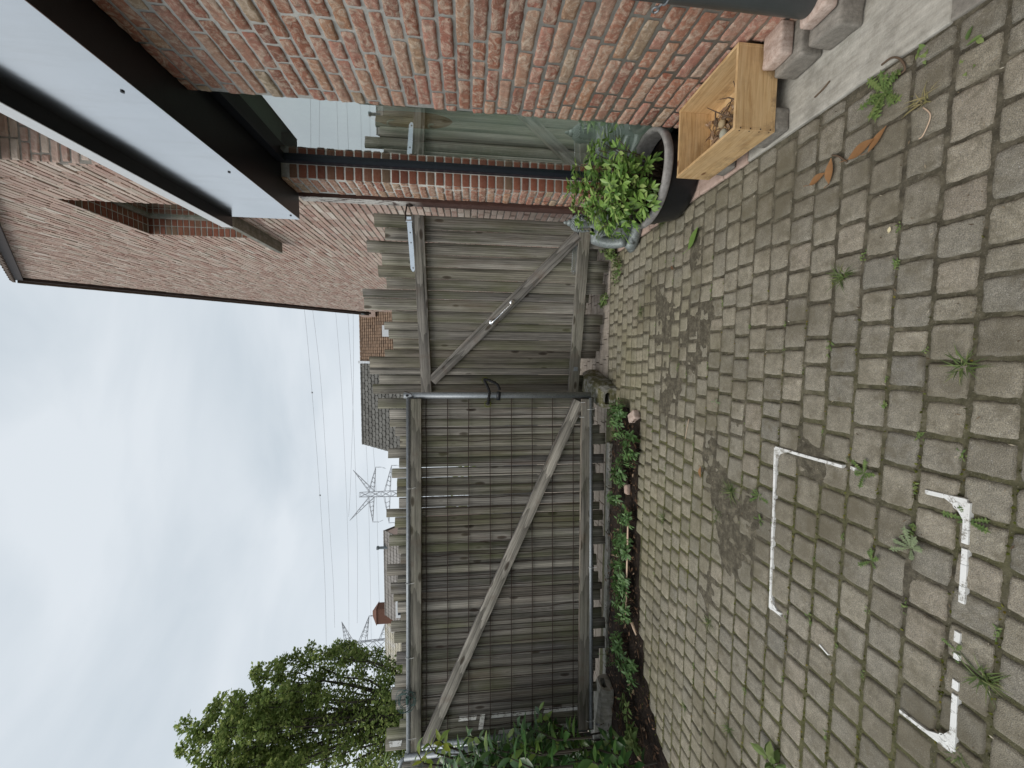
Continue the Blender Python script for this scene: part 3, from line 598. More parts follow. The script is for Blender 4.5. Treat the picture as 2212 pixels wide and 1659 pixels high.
def strap(pa,pb,z_off=.0):
    a=leafp(*pa)-dn*.024; b=leafp(*pb)-dn*.024; d=(b-a).normalized(); s=dn.cross(d); M_=Matrix((d,s,dn)).transposed().to_4x4(); M_.translation=a; L=(b-a).length
    mb=MB(); mb.rbox((-.005,-.02,0),(L-.012,.02,.004),.001,2,M_)
    mb.add([M_@Vector(p) for p in ((L-.0125,-.019,0),(L+.01,-.007,0),(L+.01,.007,0),(L-.0125,.019,0),(L-.0125,-.019,.004),(L+.01,-.007,.004),(L+.01,.007,.004),(L-.0125,.019,.004))],[(4,5,6,7),(3,2,1,0),(0,1,5,4),(1,2,6,5),(2,3,7,6)])
    mb.tube([M_@Vector((.03,-.025,.012)),M_@Vector((.03,.025,.012))],.011,10)
    o=mb.make('hinge_strap',MT['zplate'],gr)
    for x in (.12,.2,L-.02): mb=MB(); mb.sphere(M_@Vector((x,0,.004)),.007,8,5,(1,1,1)); mb.make('bolt',MT['galv'],o,True)
    mb=MB(); h=M_@Vector((.03,0,.012)); e=Vector((1.245,3.40,h.z)); mb.tube([h+Vector((0,0,-.045)),h+Vector((0,0,.03)),(h+e)/2+Vector((0,0,.03)),e+Vector((0,0,.02))],.006,8); mb.tube([e+Vector((-.008,0,.0)),e+Vector((.0,0,.0))],.03,8); mb.make('hinge_pin',MT['rust'],o,True)
strap((512,255),(540,605)); strap((1614,285),(1594,625))
a=leafp(1188,812)+dn*.012; b=leafp(1054,942)+dn*.012
mb=MB()
for p in (a,b): mb.tube([p,p+dn*.004,p+dn*.012],[.026,.025,.014],20); mb.tube([p+dn*.01,p+dn*.042],.011,14)
d=(b-a).normalized(); up=dn
mb.tube([a+dn*.036,a+dn*.048+d*.006,a+dn*.052+d*.03,(a+b)/2+dn*.055,b+dn*.052-d*.03,b+dn*.048-d*.006,b+dn*.036],[.009,.0105,.0085,.0095,.0085,.0105,.009],14); mb.make('pull_handle',MT['chrome'],gr,True)
c=leafp(1602,1248)+dn*.009; mb=MB(); M_=Matrix((du,Vector((0,0,1)),dn)).transposed().to_4x4(); M_.translation=c; mb.rbox((-.02,-.02,0),(.02,.02,.003),.001,1,M_); mb.sphere(c+dn*.004,.006,8,5); mb.make('bracket',MT['galv'],gr)
# ------------------------------------------------------------ left gate leaf in its galvanised frame
LN=-FH; LO=FH*3.33; lu=-RT
def L6(cx,cy): return ((cx/1.659+1300)/1.8228,(cy/1.659+1500)/1.8228)
def L7(cx,cy): return ((cx/1.58+1300)/1.8228,(cy/1.58+2200)/1.8228)
def lp(cx,cy,off=0.): return hit(*L6(cx,cy),LN,LO.dot(LN)+off)
def lp7(cx,cy,off=0.): return hit(*L7(cx,cy),LN,LO.dot(LN)+off)
T6=[(113,182,312,0),(184,247,388,1730),(250,301,390,0),(304,358,425,1760),(361,437,456,1800),(441,503,378,0),(506,567,450,1788),(574,634,402,1735),(639,690,436,1788),(693,759,436,1790),(765,831,450,0),(838,891,366,1760),(894,960,422,1782),(963,1004,440,0),(1006,1075,386,1782),(1078,1130,445,1798),(1133,1195,460,0),(1197,1270,370,1740),(1273,1318,440,0),(1320,1393,396,1752),(1396,1442,413,1776),(1444,1512,440,1766),(1515,1565,460,0)]
T7=[(388,453,378,1690),(456,524,398,1712),(527,579,442,0),(581,654,412,1710),(656,719,450,1675),(722,799,405,1650),(801,875,382,0),(878,935,410,1660),(938,999,455,0),(1002,1047,432,1640),(1050,1115,350,0),(1117,1190,343,1640)]
gl=thing('mesh_gate','wide weathered plank gate leaf in a galvanised pipe frame with rusty wire mesh','gate',(LO.x-1.,LO.y,0))
mb=MB()
def wq(vs): wmb=MB(); wmb.add(vs,[(0,1,2,3)]); wmb.make('white_stripe',MT['white'],gl)
for T,f,k in ((T6,lp,6),(T7,lp7,7)):
    for a,b,t,bt in T:
        q0=f(500,a);q1=f(500,b); s0=(q0-LO).dot(lu);s1=(q1-LO).dot(lu); m=(a+b)/2
        zt=f(t,m).z; zb=f(bt,m-(18 if k==7 else 6)).z if bt else f(1722 if k==6 else 1640,m-10).z
        zb=max(.02,zb); of=U(-.006,.002)
        plank(mb,LO,lu,LN,s0-.0008,s1+(.0008 if U(0,1)<.72 else -.0022),zb,zt,off=of)
        if k==7 and a in (1002,1117):   # old white paint strips left on two planks
            wz=[(.30,.62),(.66,1.08),(1.20,1.36)] if a==1002 else [(.30,.56),(.62,1.02)]
            for z0_,z1_ in wz: wq([LO+lu*(s0+.008)+LN*(of+.0045)+Vector((0,0,z0_)),LO+lu*(s0+.050)+LN*(of+.0045)+Vector((0,0,z0_+.01)),LO+lu*(s0+.050)+LN*(of+.0045)+Vector((0,0,z1_)),LO+lu*(s0+.008)+LN*(of+.0045)+Vector((0,0,z1_-.01))])
            if a==1117: wq([LO+lu*(s0+.01)+LN*(of+.0045)+Vector((0,0,z_)) + (lu*.05 if i in(1,2) else Vector((0,0,0))) for i,z_ in enumerate((1.83,1.84,1.93,1.94))])
            if a==1002: wq([LO+lu*(s0+q)+LN*.012+Vector((0,0,z_)) for q,z_ in ((-.0,1.13),(.13,1.15),(.13,1.19),(-.0,1.17))])
mb.make('plank_panel',MT['wood'],gl,True)
f6=lambda cx,cy: lp(cx,cy,.03)
def L67(cx,cy): return ((cx-0)/1.0,cy)
def lb(name,pa,pb,wd,off,th,mat):
    d=(pb-pa).normalized(); s=LN.cross(d); ax=Matrix((d,s,LN)).transposed().to_4x4(); ax.translation=pa+LN*off
    m_=MB(); m_.rbox((0,-wd/2,0),((pb-pa).length,wd/2,th),.005,-1,None,.003); o=m_.make(name,mat,None,True); o.matrix_world=ax; o.parent=gl; o.matrix_parent_inverse=Matrix.Translation(-gl.location); return o
pa=lp(565,113);pb=lp7(537,1275); pb.z=pa.z; lb('rail',pa,pb,abs(lp(530,113).z-lp(600,113).z),.012,.042,MT['rail'])
pa=lp(1665,116);pb=lp7(1566,1035); lb('rail',pa,pb,abs(lp(1632,300).z-lp(1697,300).z),.012,.042,MT['rail'])
pa=lp(1618,130);pb=lp7(600,1130); lb('brace',pa,pb,.098,.014,.032,MT['brace'])
fr_=MB(); px=lp(490,95,.02); pz0=lp(1700,95,.02)
fr_.tube([Vector((px.x,px.y,pz0.z)),Vector((px.x,px.y,px.z+.01))],.0265,20)
ta=lp(511,112,.045);tb=lp7(475,1215,.045); tb.z=ta.z; fr_.tube([ta,tb],.0175,16)
ba=lp(1702,110,.045);bb=lp7(1608,1050,.045); bb.z=ba.z; fr_.tube([ba,bb],.0165,16)
e1=lp7(1598,1056,.03); fr_.tube([Vector((e1.x,e1.y,e1.z)),Vector((e1.x,e1.y,ta.z))],.022,16)
fr_.make('pipe_frame',MT['galv'],gl,True)
h_=MB(); h_.tube([Vector((px.x,px.y,px.z-.02))+LN*.0262,Vector((px.x,px.y,px.z-.02))+LN*.0275],.011,12); h_.make('bolt_hole',MT['black'],gl)
mesh=MB(); s_a=(lp(800,112)-LO).dot(lu); s_b=(lp7(800,1100)-LO).dot(lu); zt=lp(600,300).z+.02; zb=lp(1640,300).z-.02
k=0; s=s_a+.05
while s<s_b:
    sd=U(0,99); n_=9; mesh.tube([LO+lu*(s+.008*noise.noise(Vector((z*3,sd,0)))+ (.02 if (k%5==3) else 0)*noise.noise(Vector((z*5,sd,9))))+LN*.010+Vector((0,0,z)) for z in [zb+(zt-zb)*i/n_ for i in range(n_+1)]],.0031,5); s+=.099+U(-.012,.012); k+=1
for i,cx in enumerate((628,768,905,1045,1183,1318,1450,1585)):
    z=lp(cx,300).z; mesh.tube([LO+lu*(s_a+(s_b-s_a)*q/14)+LN*.0125+Vector((0,0,z+.006*noise.noise(Vector((q*.6,i*7,0))))) for q in range(15)],.0036,5)
mesh.make('wire_mesh',MT['rust'],gl)
def tieat(p,z=.02):
    tie=MB()
    tie.tube([p+Vector((math.cos(a)*0,0,math.sin(a)*.022))+LN*(.02*math.cos(a)+.004) for a in [k*.5236 for k in range(13)]],.0022,5); tie.tube([p+Vector((0,0,-.02))+LN*.02,p+Vector((.012,0,-.05))+LN*.03],.0015,4); tie.make('cable_tie',MT['pvcw'],gl)
for cx,cy,f in ((520,700,lp),(515,1318,lp),(487,150,lp7),(487,612,lp7),(1695,185,lp),(1700,1215,lp),(500,1110,lp7),(1605,1000,lp7)): tieat(f(cx,cy,.045))
for cx,cy in ((1637,140),(1630,237)): q=lp(cx,cy,.055); tie=MB(); tie.tube([q,q+Vector((0,0,-.04))],.003,5); tie.make('cable_tie',MT['pvcw'],gl)
tw=MB(); q=lp(500,105,.03); tw.tube([q+Vector((.05,0,.02)),q+Vector((.03,-.02,-.04)),q+Vector((-.0,-.02,-.05)),q+Vector((-.03,-.02,-.035)),q+Vector((-.03,.02,-.06))],.003,6); tw.make('rusty_tie',MT['rust'],gl)
# chain lock through two holes in the planks
ck=thing('chain_lock','black sleeved chain lock looped through both gate leaves','lock',lp(1050,90,.03))
p1=leafp(1012,1325)-dn*.02; p2=lp(1030,150,.02)
lk=MB(); pts=[]
m1=lp(1045,60,.075);m2=lp(1105,45,.075);m3=lp(1100,85,.08)
def cr(P,n=10):
    out=[]; P=[P[0]]+P+[P[-1]]
    for i in range(1,len(P)-2):
        for k in range(n):
            t=k/n; out.append(.5*((2*P[i])+(P[i+1]-P[i-1])*t+(2*P[i-1]-5*P[i]+4*P[i+1]-P[i+2])*t*t+(3*P[i]-P[i-1]-3*P[i+1]+P[i+2])*t**3))
    return out+[P[-2]]
path=cr([p2,lp(1035,115,.07),lp(1040,70,.075),lp(1022,25,.075),lp(1008,-8,.07),lp(1040,-3,.08),lp(1090,22,.085),lp(1108,60,.085)])
R_=[.0115+.0022*math.sin(i*1.9)+.0012*noise.noise(Vector((i*.7,0,0))) for i in range(len(path))]
lk.tube(path,R_,10); lk.make('sleeve',MT['cable'],ck,True)
bd=MB(); q0=lp(1102,70,.085); q1=lp(1098,125,.075); bd.tube([q0,q0+(q1-q0)*.1,q1],[.016,.019,.018],14); bd.make('lock_body',MT['black'],ck,True)
for p,n_ in ((p1,dn),(p2,LN)): 
    hl=MB()
    b=n_.cross(Vector((0,0,1))); hl.tube([p+(b*math.cos(a)+Vector((0,0,1))*math.sin(a))*.027 for a in [k*.4189 for k in range(16)]],.003,6)
    hl.make('hole_rim',MT['moss'],ck)
# coil of green wire hung on the top pipe
wc=MB(); q=lp7(480,880,.075)
for k in range(9):
    r=U(.035,.085); e=Vector((U(-.5,.5),0,U(-.5,.5)))*.04; tl=U(-.5,.5); wc.tube([q+e+(lu*math.cos(a)+Vector((0,0,1))*math.sin(a))*r+LN*(.03*math.sin(a*2+k)+tl*.03*math.cos(a)) for a in [i*.3307 for i in range(20)]],.0019,5)
wc.tube([q+lu*.03,q-lu*.03+LN*.01],.012,7)
tag(recenter(wc.make('wire_coil',MT['greenwire']),q),'loose coil of green garden wire hung on the top pipe of the gate','wire')
# concrete feet
def foot(name,label,c,ax,L,wd,ht,mat,hump=0.):
    ax=Vector(ax).normalized(); sd=Vector((-ax.y,ax.x,0)); c=Vector(c); mb=MB(); N=14; K=[]
    prof=[(-.5,0),(-.5,.5),(-.43,.82),(-.32,1),(.32,1),(.43,.82),(.5,.5),(.5,0)]
    for i in range(N+1):
        t=i/N; e=1-.16*max(0,(abs(2*t-1)-.75)/.25)**2; hh=ht*(1+hump*math.sin(math.pi*t)); 
        for k,(a,b) in enumerate(prof):
            p=c+ax*(L*t)+sd*(wd*a*e)+Vector((0,0,hh*b*(e if b>.3 else 1))); q=p*19; p=p+Vector((noise.noise(q),noise.noise(q+Vector((7,0,0))),noise.noise(q+Vector((0,7,0)))*.7))*.005; mb.v.append(tuple(p))
    n=len(prof)
    for i in range(N):
        for k in range(n): mb.f.append((i*n+k,i*n+(k+1)%n,(i+1)*n+(k+1)%n,(i+1)*n+k))
    mb.mi=[0]*len(mb.f)
    # far end cap, near end face with a deep slot
    mb.add([mb.v[N*n+k] for k in range(n)],[tuple(range(n))])
    F0=[Vector(mb.v[k]) for k in range(n)]; cen=c+Vector((0,0,ht*.52)); hw,hh=wd*.24,ht*.2
    rim=[cen+sd*(hw*a)+Vector((0,0,hh*b)) for a,b in ((-1,-.8),(-1,.5),(-.8,.9),(-.5,1),(.5,1),(.8,.9),(1,.5),(1,-.8))]; inn=[p+ax*.11 for p in rim]
    mb.add(F0+rim+inn,[(k,8+k,8+(k+1)%8,(k+1)%8) for k in range(8)]+[(8+k,16+k,16+(k+1)%8,8+(k+1)%8) for k in range(8)]+[tuple(16+k for k in range(8))[::-1]])
    o=mb.make('block',mat,thing(name,label,'concrete foot',c)); return o
foot('concrete_foot','mossy concrete foot with a slot standing where the two gate leaves meet',(-.375,3.222,-.005),(.14,.62,0),.62,.225,.135,MT['mossc'],.25)
foot('concrete_foot','pale concrete foot with a slot lying at the hedge end of the gate',(-2.96,3.16,-.01),(-.78,.10,0),.80,.19,.125,MT['footc'],.1)
# side fence in the hedge
pf=thing('pipe_fence','galvanised pipe fence with green mesh half hidden in the laurel','fence',(-3.25,3.2,0))
P0=hit(1276,1589,LN,LO.dot(LN)-.02); P0=PG(1276,1589,.13); P0=EYE+(P0-EYE)*.93
mb=MB(); mb.tube([P0,Vector((P0.x-.02,P0.y,1.80))],.026,16); p2_=Vector((P0.x-.75,P0.y-.16,P0.z-.02)); mb.tube([P0,p2_],.017,12); mb.tube([Vector((P0.x-.02,P0.y,1.78)),Vector((P0.x-.04,P0.y-.01,1.825)),Vector((P0.x-.09,P0.y-.02,1.84)),Vector((P0.x-.8,P0.y-.1,1.84))],.017,12); mb.make('pipe',MT['galv'],pf,True)
mb=MB()
for k in range(8): mb.tube([P0+(p2_-P0)*(k/8),P0+(p2_-P0)*(k/8)+Vector((0,0,1.7))],.0016,4)
for k in range(9): mb.tube([P0+Vector((0,0,.05+k*.2)),p2_+Vector((0,0,.05+k*.2))],.0016,4)
mb.make('wire_mesh',MT['greenwire'],pf)
# neighbour's board fence further left
nf=thing('board_fence','last weathered boards of a fence rising behind the laurel hedge','fence',(-4.,3.6,0)); mb=MB(); 
for k in range(9): plank(mb,LO+LN*-.05,lu,LN,3.235+k*.11,3.338+k*.11,.03,1.86+U(-.06,.06))
mb.make('plank_panel',MT['wood'],nf,True)

# ------------------------------------------------------------ manhole frame set in the paving
mf=thing('manhole_frame','white metal manhole frame flush with the paving and filled with pavers','manhole frame',(-.7,1.12,0)); mb=MB()
def seg(a,b,wd=.009,z=.0062):
    mb=MB()
    a=Vector(a);b=Vector(b); d=(b-a).normalized(); M_=Matrix((d,Vector((-d.y,d.x,0)),Vector((0,0,1)))).transposed().to_4x4(); M_.translation=a+Vector((0,0,z)); L=(b-a).length; x=0
    while x<L:
        e=min(L,x+U(.04,.12)); mb.rbox((x,-wd/2*U(.85,1.05),-.03),(e-.0008,wd/2*U(.85,1.05),U(-.0006,.0008)),.0012,1,M_); x=e
    mb.make('rim',MT['white'],mf)
g3=lambda x,y:PG(x,y)
c1,c2,c3,c4=g3(1677,967),g3(1665,1313),g3(2093,1083),g3(2059,1622)
seg(c1,c2,.011); seg(c1,g3(1822,1008),.012); seg(g3(1840,1010),g3(1850,1014),.012)
seg(g3(2002,1062),c3,.012); 
for a,b in (((2093,1085),(2087,1175)),((2087,1185),(2080,1303)),((2072,1365),(2070,1388)),((2070,1412),(2069,1425)),((2068,1470),(2066,1490)),((2066,1500),(2059,1620))): seg(g3(*a),g3(*b),.013)
seg(c4,g3(1945,1535),.011); seg(g3(1772,1392),g3(1792,1415),.006); seg(c2,g3(1690,1326),.008)
def gus(c,a,b):
    m_=MB(); c=Vector(c); da=(Vector(a)-c).normalized()*.062; db=(Vector(b)-c).normalized()*.062; h=Vector((0,0,.0055)); vs=[c+h,c+da+h,c+(da+db)*.36+h,c+db+h]; m_.add(vs+[v-Vector((0,0,.02)) for v in vs],[(0,1,2,3),(3,2,1,0)][:1]+[(0,4,5,1),(1,5,6,2),(2,6,7,3),(3,7,4,0)])
    k=c+(da+db)*.3+Vector((0,0,.0058)); m_.tube([k+Vector((math.cos(t)*.009,math.sin(t)*.009,0)) for t in [i*.524 for i in range(13)]],.0012,5); m_.make('corner_plate',MT['white'],mf)
gus(c1,c2,c3); gus(c2,c1,c4); gus(c3,c1,c4); gus(c4,c3,c2)

# ------------------------------------------------------------ wooden box with twigs, on pavers
BX0,BX1,BY0,BY1,BZ0,BZ1=.885,1.205,1.466,1.888,.070,.240; t=.012
wb=thing('wooden_box','open pale pine box holding dry twigs beside the brick wall','box',(1.045,1.677,BZ0))
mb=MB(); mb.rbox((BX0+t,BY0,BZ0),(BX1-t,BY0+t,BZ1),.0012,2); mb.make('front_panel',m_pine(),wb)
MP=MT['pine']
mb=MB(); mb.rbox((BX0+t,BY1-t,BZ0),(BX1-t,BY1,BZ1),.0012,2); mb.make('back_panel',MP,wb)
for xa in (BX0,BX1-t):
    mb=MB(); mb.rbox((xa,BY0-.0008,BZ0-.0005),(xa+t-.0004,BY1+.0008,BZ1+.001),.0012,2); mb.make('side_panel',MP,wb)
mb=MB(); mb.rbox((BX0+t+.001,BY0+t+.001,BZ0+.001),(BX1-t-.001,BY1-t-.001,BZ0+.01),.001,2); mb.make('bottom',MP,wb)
mb=MB()
for k in range(4): mb=MB(); mb.tube([(BX0-.0012,BY0+.006,BZ0+.02+k*.042),(BX0+.001,BY0+.006,BZ0+.02+k*.042)],.0028,6); mb.make('nail',MT['rust'],wb)
for k in range(4): mb=MB(); mb.tube([(BX0+.006,BY0-.002,BZ0+.02+k*.042),(BX0+.006,BY0+.001,BZ0+.02+k*.042)],.0028,6); mb.make('nail',MT['rust'],wb)
mb=MB()
for k in range(46):
    a=U(0,3.14); L=U(.04,.13); c=Vector((U(BX0+.07,BX1-.07),U(BY0+.08,BY1-.07),BZ0+.014+U(0,.05))); d=Vector((math.cos(a),math.sin(a),U(-.15,.35))).normalized(); P=[c+d*(L*(q-.5)) +Vector((noise.noise(Vector((k,q*2,0))),noise.noise(Vector((k,q*2,5))),0))*.012 for q in (0,.33,.66,1)]
    for p in P: p.x=max(BX0+.018,min(BX1-.018,p.x)); p.y=max(BY0+.018,min(BY1-.018,p.y)); p.z=max(BZ0+.013,p.z)
    mb.tube(P,[U(.0018,.0045)]*2+[.0016,.001],6)
mb.tube([(.93,1.75,.10),(1.0,1.66,.115),(1.05,1.56,.14)],[.008,.007,.005],8)
for P in ([(1.0,1.6,.12),(1.06,1.66,.17),(1.12,1.72,.20)],[(1.05,1.56,.13),(1.09,1.6,.18),(1.1,1.63,.20)],[(1.03,1.55,.12),(1.08,1.57,.16),(1.13,1.56,.19)]): mb.tube(P,[.0035,.0028,.0015],6)
tag(mb.make('dry_twigs',MT['twig'],None,True),'heap of dry twigs lying in the pine box','twigs',kind='stuff')
mb=MB()
for k in range(95):
    a=U(0,6.3); mb.leaf((U(BX0+.05,BX1-.07),U(BY0+.05,BY1-.05),BZ0+.013+U(0,.05)),(math.cos(a),math.sin(a),U(-.2,.3)),(U(-.5,.5),U(-.5,.5),1),U(.025,.05),U(.010,.024),U(-.3,.3),.2,3)
tag(mb.make('dry_leaves',m_leaf('pale_litter',[(0,(.12,.07,.04)),(.5,(.26,.165,.10)),(1,(.42,.31,.22))],.8,.2,0)),'curled dry leaves between the twigs in the pine box','dry leaves',kind='stuff')
mb=MB(); mb.sphere((1.0,1.70,.128),.021,14,10,(1.2,.9,.8)); tag(recenter(mb.make('walnut',MT['stone'],None,True),(1.0,1.70,.11)),'round greenish nut among the twigs in the pine box','nut')
mb=MB(); mb.sphere((1.055,1.715,.128),.018,14,10,(1.1,1,.8)); tag(recenter(mb.make('walnut',m_flat('tan_nut',(.42,.33,.2),.7),None,True),(1.055,1.715,.11)),'tan nut against the wall side of the pine box','nut')
def brk(name,label,a,b,mat,cat='brick',rz=0,grp=None):
    c=[(p+q)/2 for p,q in zip(a,b)]; h=[(q-p)/2 for p,q in zip(a,b)]; mb=MB(); mb.rbox((-h[0],-h[1],0),(h[0],h[1],2*h[2]),.011,-1,None,.0035); o=mb.make(name,mat,None,True); o.location=(c[0],c[1],a[2]); o.rotation_euler=(0,0,rz); return tag(o,label,cat,grp)
brk('paver_block','grey paver under the near corner of the pine box',(.893,1.468,.006),(.985,1.60,.069),MT['greyp'],'paver',.05)
brk('paver_block','grey paver under the far corner of the pine box',(.893,1.77,.006),(.99,1.86,.069),MT['greyp'],'paver',-.05)
brk('paver_block','weathered paver under the wall side of the pine box',(1.11,1.56,.006),(1.2,1.7,.069),MT['greyp'],'paver')
brk('paver_block','stacked grey paver carrying the pink broken brick',(1.075,1.335,.006),(1.216,1.458,.095),MT['greyp'],'paver',.03)
brk('paver_block','stacked grey paver under the downpipe',(1.07,1.185,.006),(1.217,1.305,.096),MT['greyp'],'paver',-.06)
brk('broken_brick','broken pink brick laid on a paver behind the pine box',(1.098,1.362,.097),(1.216,1.456,.150),MT['pinkbr'],'brick',.0)
brk('broken_brick','broken pale pink brick under the foot of the downpipe',(1.115,1.190,.098),(1.218,1.290,.1515),MT['pinkbr'],'brick',.03)
# ------------------------------------------------------------ pot and shrub
PC=Vector((1.043,2.27,0)); PR=.262; PZ=.235
pt=thing('plant_pot','black plastic tub with a scuffed rim below the window','plant pot',(PC.x,PC.y,0))
mb=MB(); mb.lathe([(.0,.006),(.17,.006),(.2,.008),(.214,.02),(.222,.06),(.243,.16),(.251,.20),(.250,.222)],PC,64,.012); mb.make('body',MT['plastic'],pt,True)
mb=MB(); mb.lathe([(.2495,.196),(.263,.196),(.268,.204),(.269,.23),(.264,.24),(.25,.242),(.241,.236),(.238,.215),(.230,.15)],PC,64,.014); mb.make('rim',MT['rim'],pt,True)
mb=MB(); mb.lathe([(.239,.135),(.12,.14),(.0,.15)],PC,30,.03); mb.make('potting_soil',MT['soil'],pt,True)
sh=thing('potted_shrub','bushy bright green shrub with fingered leaves growing in the black tub','shrub',(PC.x,PC.y,.14))
mb=MB(); lf=MB()
def whorl(lf,p,d,sc,nl=3):
    d=d.normalized(); a0=U(0,6.3); ref=d.orthogonal().normalized(); b=d.cross(ref)
    for k in range(nl):
        a=a0+k*6.283/nl+U(-.3,.3); out=ref*math.cos(a)+b*math.sin(a); pet=(out*U(.7,1)+d*U(.2,.9)).normalized(); q=p+pet*(sc*U(.25,.5)); side=pet.cross(d).normalized()
        for m in (-1,0,1):
            dd=(pet+side*(m*U(.6,.85))+Vector((0,0,-.1))).normalized(); L=sc*U(.7,1.05)*(1 if m==0 else .85); lf.leaf(q,dd,(d+Vector((0,0,1.2))),L,L*U(.32,.42),U(.0,.3),.18,3,wide=.55)
for k in range(120):
    a=U(0,6.283); r=math.sqrt(U(0,1)); el=U(.05,1); top=PC+Vector((math.cos(a)*r*.27,math.sin(a)*r*.28,.235+.41*math.sqrt(max(0,1-r*r*.75))*el+ .02))
    if (top.y<2.08 and top.x>1.14) or (top.x>1.17 and top.z<.42): continue
    top.x=min(top.x,1.285); top.x-=.025; top.y+=.05
    base=PC+Vector((math.cos(a)*r*.08,math.sin(a)*r*.08,.145)); mid=(base+top)/2+Vector((U(-.03,.03),U(-.03,.03),.03)); mb.tube([base,mid,top],[.0045,.003,.002],5)
    d=(top-mid); whorl(lf,top,d,U(.05,.078),random.choice((3,4,4))); 
    if U(0,1)<.8: whorl(lf,mid+(top-mid)*U(.5,.85),d,U(.05,.074),3)
    if U(0,1)<.35: whorl(lf,mid,d,U(.04,.055),2)
mb.make('stems',MT['twig'],sh); lf.make('foliage',MT['choisya'],sh)
# ------------------------------------------------------------ seated statue
SB=Vector((1.0,2.93,.0)); stt=thing('seated_statue','silver grey cross legged meditating statue behind the tub','statue',SB)
def skin(name,J,E,mat,par,sub=2):
    me=bpy.data.meshes.new(name); me.from_pydata([p for p,_ in J],E,[]); o=bpy.data.objects.new(name,me); C.objects.link(o)
    sk=o.modifiers.new('skin','SKIN'); me.skin_vertices.new() if not me.skin_vertices else None
    for i,(p,r) in enumerate(J):
        r=r if isinstance(r,tuple) else (r,r); me.skin_vertices[0].data[i].radius=r
    me.skin_vertices[0].data[0].use_root=True; sk.use_smooth_shade=True
    s=o.modifiers.new('sub','SUBSURF'); s.levels=sub; s.render_levels=sub
    me.materials.append(mat); o.parent=par; return o
J=[((0,.02,.075),(.10,.08)),((0,.015,.15),(.085,.065)),((0,.01,.235),(.105,.065)),((0,.005,.285),(.06,.045)),((0,-.002,.325),(.032,.03)),((0,-.005,.36),(.045,.05)),((0,-.003,.405),(.047,.05)),((0,.0,.44),(.03,.032)),
 ((-.105,.01,.27),.05),((-.125,-.005,.20),.045),((-.135,-.04,.14),.04),((-.138,-.09,.092),.036),
 ((.115,.01,.27),.046),((.145,-.005,.19),.04),((.12,-.06,.12),.026),((.04,-.10,.10),.024),
 ((-.085,-.01,.055),.055),((-.165,-.075,.05),.048),((-.06,-.125,.035),.036),((.03,-.13,.03),.026),
 ((.085,-.01,.055),.055),((.165,-.075,.05),.048),((.06,-.12,.04),.036),((-.03,-.125,.05),.026)]
Ed=[(0,1),(1,2),(2,3),(3,4),(4,5),(5,6),(6,7),(2,8),(8,9),(9,10),(10,11),(2,12),(12,13),(13,14),(14,15),(0,16),(16,17),(17,18),(18,19),(0,20),(20,21),(21,22),(22,23)]
J=[(tuple(q*1.12 for q in p),r if isinstance(r,float) else r) for p,r in J]
body=skin('body',J,Ed,MT['silver'],stt)
mb=MB(); c=SB+Vector((0,-.004,.435))
for k in range(150):
    th=math.acos(1-1.15*(k+.5)/150); ph=k*2.39996
    d=Vector((math.sin(th)*math.cos(ph),math.sin(th)*math.sin(ph),math.cos(th)))
    if d.y<-.35 and d.z<.30: continue
    mb.sphere(c+Vector((d.x*.058,d.y*.062+.006,d.z*.068)),.0078,7,5)
mb.sphere(c+Vector((0,.005,.075)),.026,12,8,(1,1,1.0)); mb.sphere(c+Vector((0,.005,.105)),.013,10,8,(1,1,1.6)); mb.make('hair_curls',MT['silver'],stt,True)
for sx in (-1,1):
    mb=MB(); mb.sphere(SB+Vector((sx*.056,.004,.405)),.02,10,8,(.45,.8,1.5)); mb.sphere(SB+Vector((sx*.054,.0,.37)),.012,8,6,(.6,.8,1.4)); mb.make('ear',MT['silver'],stt,True); mb=MB(); mb.sphere(SB+Vector((sx*.02,-.056,.432)),.011,8,6,(1.2,.5,.55)); mb.make('eye',MT['silver'],stt,True)
mb=MB(); mb.tube([SB+Vector((0,-.058,.44)),SB+Vector((0,-.066,.42)),SB+Vector((0,-.07,.405))],[.005,.008,.011],8); mb.make('nose',MT['silver'],stt,True); mb=MB(); mb.sphere(SB+Vector((0,-.058,.385)),.014,8,6,(1.2,.5,.4)); mb.make('mouth',MT['silver'],stt,True)
for sx,hx,hy,hz in ((-1,-.158,-.118,.088),(1,.03,-.118,.10)):
    b=SB+Vector((hx,hy,hz)); mb=MB()
    for k in range(5):
        if sx<0: o_=Vector((-.018+.0095*k,-.006,0)); L=[.034,.04,.043,.04,.03][k]; mb.tube([b+o_,b+o_+Vector((0,-.010,-L*.5)),b+o_+Vector((0,-.004,-L))],[.0058,.0052,.004],7)
        else: o_=Vector((0,-.01,.016-.008*k)); L=[.03,.04,.044,.04,.032][k]; mb.tube([b+o_,b+o_+Vector((-L*.5,-.006,0)),b+o_+Vector((-L,.002,-.002))],[.0056,.005,.004],7)
    mb.make('hand',MT['silver'],stt,True)
mb=MB(); 
for k in range(7): mb.tube([SB+Vector((math.cos(a)*(.105-.002*k),math.sin(a)*.07-.012*math.sin(k),.30-.022*k-.02*math.cos(a*1.0+.5))) for a in [3.3+i*.21 for i in range(14)]],.0055,6)
mb.sphere(SB+Vector((0,0,.012)),.2,24,6,(1.0,.85,.09)); mb.make('robe_folds',MT['silver'],stt,True)
